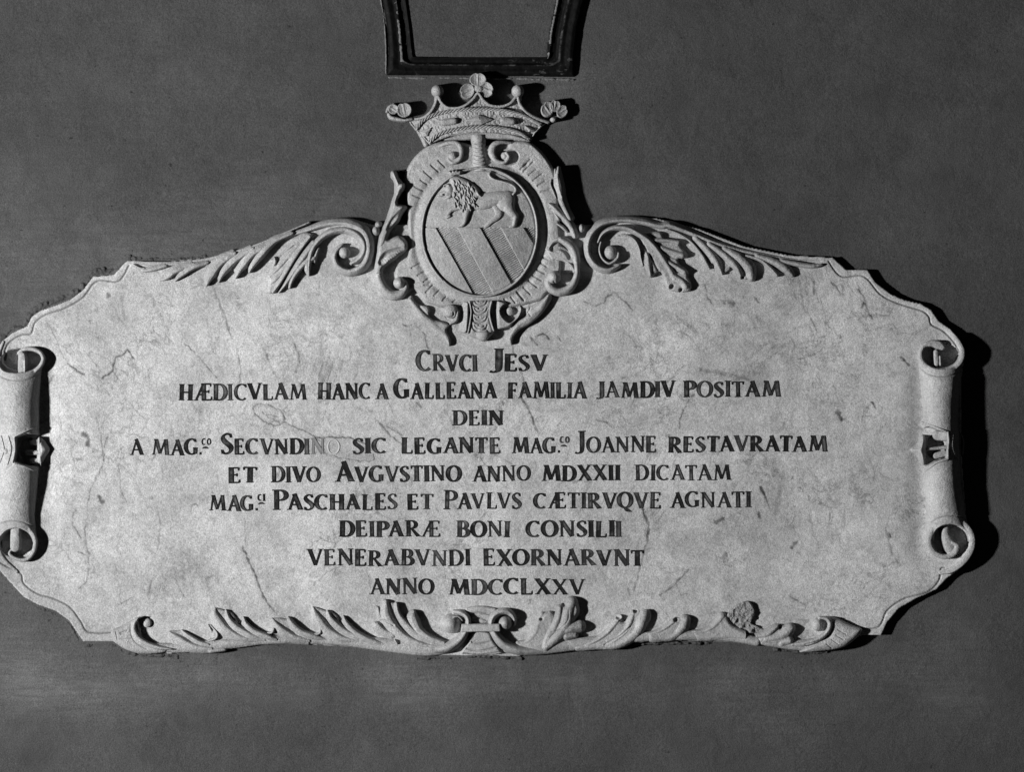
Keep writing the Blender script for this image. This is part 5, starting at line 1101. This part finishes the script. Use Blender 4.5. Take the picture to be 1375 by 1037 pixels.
# --- the big crown
def crown_h(x, off=0.):
    u = np.clip(np.abs(x-641)/101, 0, 1)
    return 3+19*(1-u**2.5)+off
def build_crown():
    q = Relief(540, 92, 748, 202, .5, base=0)
    crest_line = C1([(190, 352), (280, 345), (335, 310), (370, 255), (388, 200), (412, 240), (455, 275), (520, 280), (580, 258), (630, 215), (660, 180), (695, 225), (745, 262), (820, 268), (880, 245), (922, 200), (940, 250), (985, 305), (1050, 345), (1130, 372)])
    body = crest_line+C1([(1090, 400), (1045, 450), (1010, 505), (900, 495), (880, 470), (760, 455), (600, 455), (470, 470), (400, 495), (335, 525), (285, 470), (240, 425), (205, 385)])
    sd = sdist(q.X, q.Y, np.array(body))
    H = crown_h(q.X)
    bandline = np.interp(q.X, [550, 585, 610, 640, 680, 705, 730], [173, 152, 148, 146.5, 148.5, 154, 168])
    # the band bulges, the field above it leans back
    H = H-2.2*(q.Y < bandline)+.0*H
    H = H+1.5*fbm(q.X, q.Y, 2.0, 12, 1)*(sd > 2)-1.8*(sd > 2)
    H = H-1.2*np.clip(1-sd/1.2, 0, 1)
    q.H = np.where(sd > 0, H, LOW)
    o = q.mesh('crown', crest, M_CARVE, .5, 1, seed=101, rsc=5, label='large carved crown on top of the cartouche')
    # crest rim following the points
    e = Relief(540, 92, 748, 202, .5, base=0)
    P = cr(crest_line, step=1.2); d = pdist(e.X, e.Y, P, 4)
    e.H = np.where(d < 2.3, crown_h(e.X, 1.0)+1.6*np.sqrt(np.clip(1-(d/2.3)**2, 0, 1)), LOW)
    e.mesh('rim', o, M_CARVE, .2, 1, seed=102)
    for k, line in enumerate((C1([(245, 415), (290, 362), (360, 325), (460, 300), (560, 288), (660, 284), (770, 288), (880, 304), (980, 335), (1075, 385)]),
                              C1([(335, 505), (390, 458), (470, 430), (560, 413), (660, 404), (760, 408), (860, 422), (940, 446), (1000, 488)]))):
        e = Relief(550, 140, 734, 202, .42, base=0)
        P = cr(line, step=1.2)
        d = np.full(e.X.shape, 9.); A = np.zeros(e.X.shape); sg = np.zeros(e.X.shape); al = 0
        for i in range(len(P)-1):
            ax, ay = P[i][:2]; bx, by = P[i+1][:2]; ex, ey = bx-ax, by-ay; LL = math.hypot(ex, ey)
            t = np.clip(((e.X-ax)*ex+(e.Y-ay)*ey)/(LL*LL), 0, 1); dd = np.hypot(e.X-ax-t*ex, e.Y-ay-t*ey)
            m = dd < d; d = np.where(m, dd, d); A = np.where(m, al+t*LL, A); sg = np.where(m, ((e.X-ax)*-ey+(e.Y-ay)*ex)/LL, sg); al += LL
        tw = np.abs(np.sin((A+sg*1.6)/5.2*3.1416))
        e.H = np.where(d < 2.6, crown_h(e.X, .3)+3.4*np.sqrt(np.clip(1-(d/2.6)**2, 0, 1))*(.25+.75*tw), LOW)
        e.mesh('rope_moulding', o, M_CARVE, .1, 0, seed=103)
    def jewel(P, sm, ed, hh=5.2):
        a = np.array(P); e = Relief(a[:, 0].min()-2, a[:, 1].min()-2, a[:, 0].max()+2, a[:, 1].max()+2, .42, base=0)
        s_ = sdist(e.X, e.Y, cr(P, True) if sm else a)
        f = np.clip(s_/ed, 0, 1)
        e.H = np.where(s_ > 0, crown_h(e.X, .2)+hh*(f if not sm else np.sqrt(1-(1-f)**2)), LOW)
        e.mesh('jewel', o, M_CARVE, .15, 1, seed=104)
    jewel(C1([(405, 375), (415, 355), (460, 345), (505, 343), (525, 358), (518, 385), (480, 395), (430, 402), (410, 395)]), True, 5)
    jewel(C1([(805, 360), (815, 342), (860, 340), (905, 350), (918, 370), (900, 392), (850, 392), (812, 380)]), True, 5)
    jewel(C1([(568, 362), (665, 320), (770, 355), (680, 397)]), False, 7, 5.5)
    jewel(C1([(262, 432), (352, 405), (322, 468), (290, 475)]), False, 5, 3); jewel(C1([(962, 388), (1020, 410), (1050, 430), (1000, 442)]), False, 4, 3)
    # underside of the hoop
    e = Relief(590, 170, 716, 196, .5, base=0)
    e.poly(C1([(430, 492), (520, 458), (640, 440), (760, 438), (880, 452), (960, 475), (1003, 500), (900, 492), (700, 486), (560, 496)]), 20, edge=2.5, base=12, lift=2)
    e.mesh('hoop', o, M_CARVE, .3, 1, seed=105)
    for cx, cy in ((387, 163), (926, 163)):
        e = Relief(510+cx/5-10, 90+cy/5-10, 510+cx/5+10, 90+cy/5+13, .42, base=3)
        e.ridge([(510+cx/5, 90+cy/5+3, 4), (510+cx/5+.4, 90+cy/5+12, 5)], h=6, lift=10, base=3)
        e.dome(510+cx/5, 90+cy/5, 8.3, 8.3, 10, base=15)
        e.H = np.maximum(e.H, np.where((e.X-510-cx/5)**2+(e.Y-90-cy/5)**2 < 8.2**2, 13., LOW))
        e.mesh('pearl', o, M_CARVE, .15, 0, seed=106)
    # florets
    def floret(petals, ball, base, box, sd_, tilt=0.):
        e = Relief(*box, .42, base=base)
        for (x, y, rx, ry, rot, vx, vy) in petals:
            W = e.win(x-rx-3, y-ry-3, x+rx+3, y+ry+3); XX = e.X[W]-x; YY = e.Y[W]-y
            c_, n_ = math.cos(rot), math.sin(rot); a_ = (XX*c_+YY*n_)/rx; b_ = (-XX*n_+YY*c_)/ry
            L_ = math.hypot(vx, vy)+1e-6; out_ = -(XX*vx+YY*vy)/L_          # distance towards the petal's tip
            side_ = (XX*-vy+YY*vx)/L_
            u2 = a_*a_+b_*b_-.22*np.exp(-(side_/(.25*rx))**2)*0+.30*np.exp(-(side_/2.0)**2)*np.clip(out_/rx, 0, 1)
            cup = (3. if not tilt else 1.6)*np.clip(u2, 0, 1)**1.2+1.2*np.exp(-(side_/1.1)**2)*np.clip(1-np.abs(out_)/rx, 0, 1)
            hh = base+7+cup-1.6*np.clip((u2-.8)/.2, 0, 1)+.12*np.sin(side_*1.9)*np.clip(1-u2, 0, 1)
            hh = hh+tilt*(e.X[W]-(box[0]+box[2])/2)
            e.H[W] = np.maximum(e.H[W], np.where(u2 < 1, hh, LOW))
        if ball: e.dome(ball[0], ball[1], ball[2], ball[2]*.85, 3.6, base=base+6.5)
        e.mesh('floret', o, M_CARVE, .3, 1, seed=sd_, rsc=5)
    c = lambda x, y: (510+x/5, 90+y/5)
    x, y = c(663, 148)
    floret([(*c(588, 165), 10, 11, .5, 6, -2), (*c(715, 155), 10, 11, -.4, -6, -2), (*c(660, 88), 11.5, 9.6, 0, 0, 5)], (x, y, 6.4), 13, (610, 94, 668, 140), 110)
    floret([(*c(165, 290), 10.4, 10.2, .5, 1, 5), (*c(92, 285), 7.4, 7, .6, 5, 3)], None, 8, (516, 134, 556, 165), 111)
    e = Relief(514, 134, 560, 178, .42, base=2)
    e.ridge(C1([(62, 320, 14, .8), (75, 340, 16, .9), (120, 352, 16, 1), (170, 358, 14, 1), (215, 352, 12, 1)]), h=5, lift=8)
    e.ridge(C1([(48, 300, 10, .7), (62, 270, 12, .8), (95, 250, 10, .8)]), h=4, lift=6)
    e.groove(C1([(130, 335), (170, 345)]), 1.6, 4)
    e.mesh('floret_stalk', o, M_CARVE, .5, 1, seed=113, rsc=4)
    floret([(*c(1125, 285), 8.6, 11, .3, 4, 6), (*c(1178, 262), 7.6, 8.6, .1, -1, 6), (*c(1225, 300), 7.4, 9.6, .5, -5, 3)], (*c(1163, 355), 4.2), 8, (720, 128, 772, 168), 112, -.3)
    # little leaf fragment caught under the hoop's left end
    e = Relief(558, 168, 582, 200, .5, base=1)
    e.ridge([(562, 176, 3), (568, 186, 3.5), (572, 194, 4)], h=6, lift=3)
    e.mesh('hoop_end', o, M_CARVE, .8, 1, seed=114, rsc=4)
build_crown()
tri = sum(len(o.data.polygons)*2 for o in bpy.data.objects if o.type == 'MESH')
print('TRIS', tri, 'OBJ', len(bpy.data.objects))
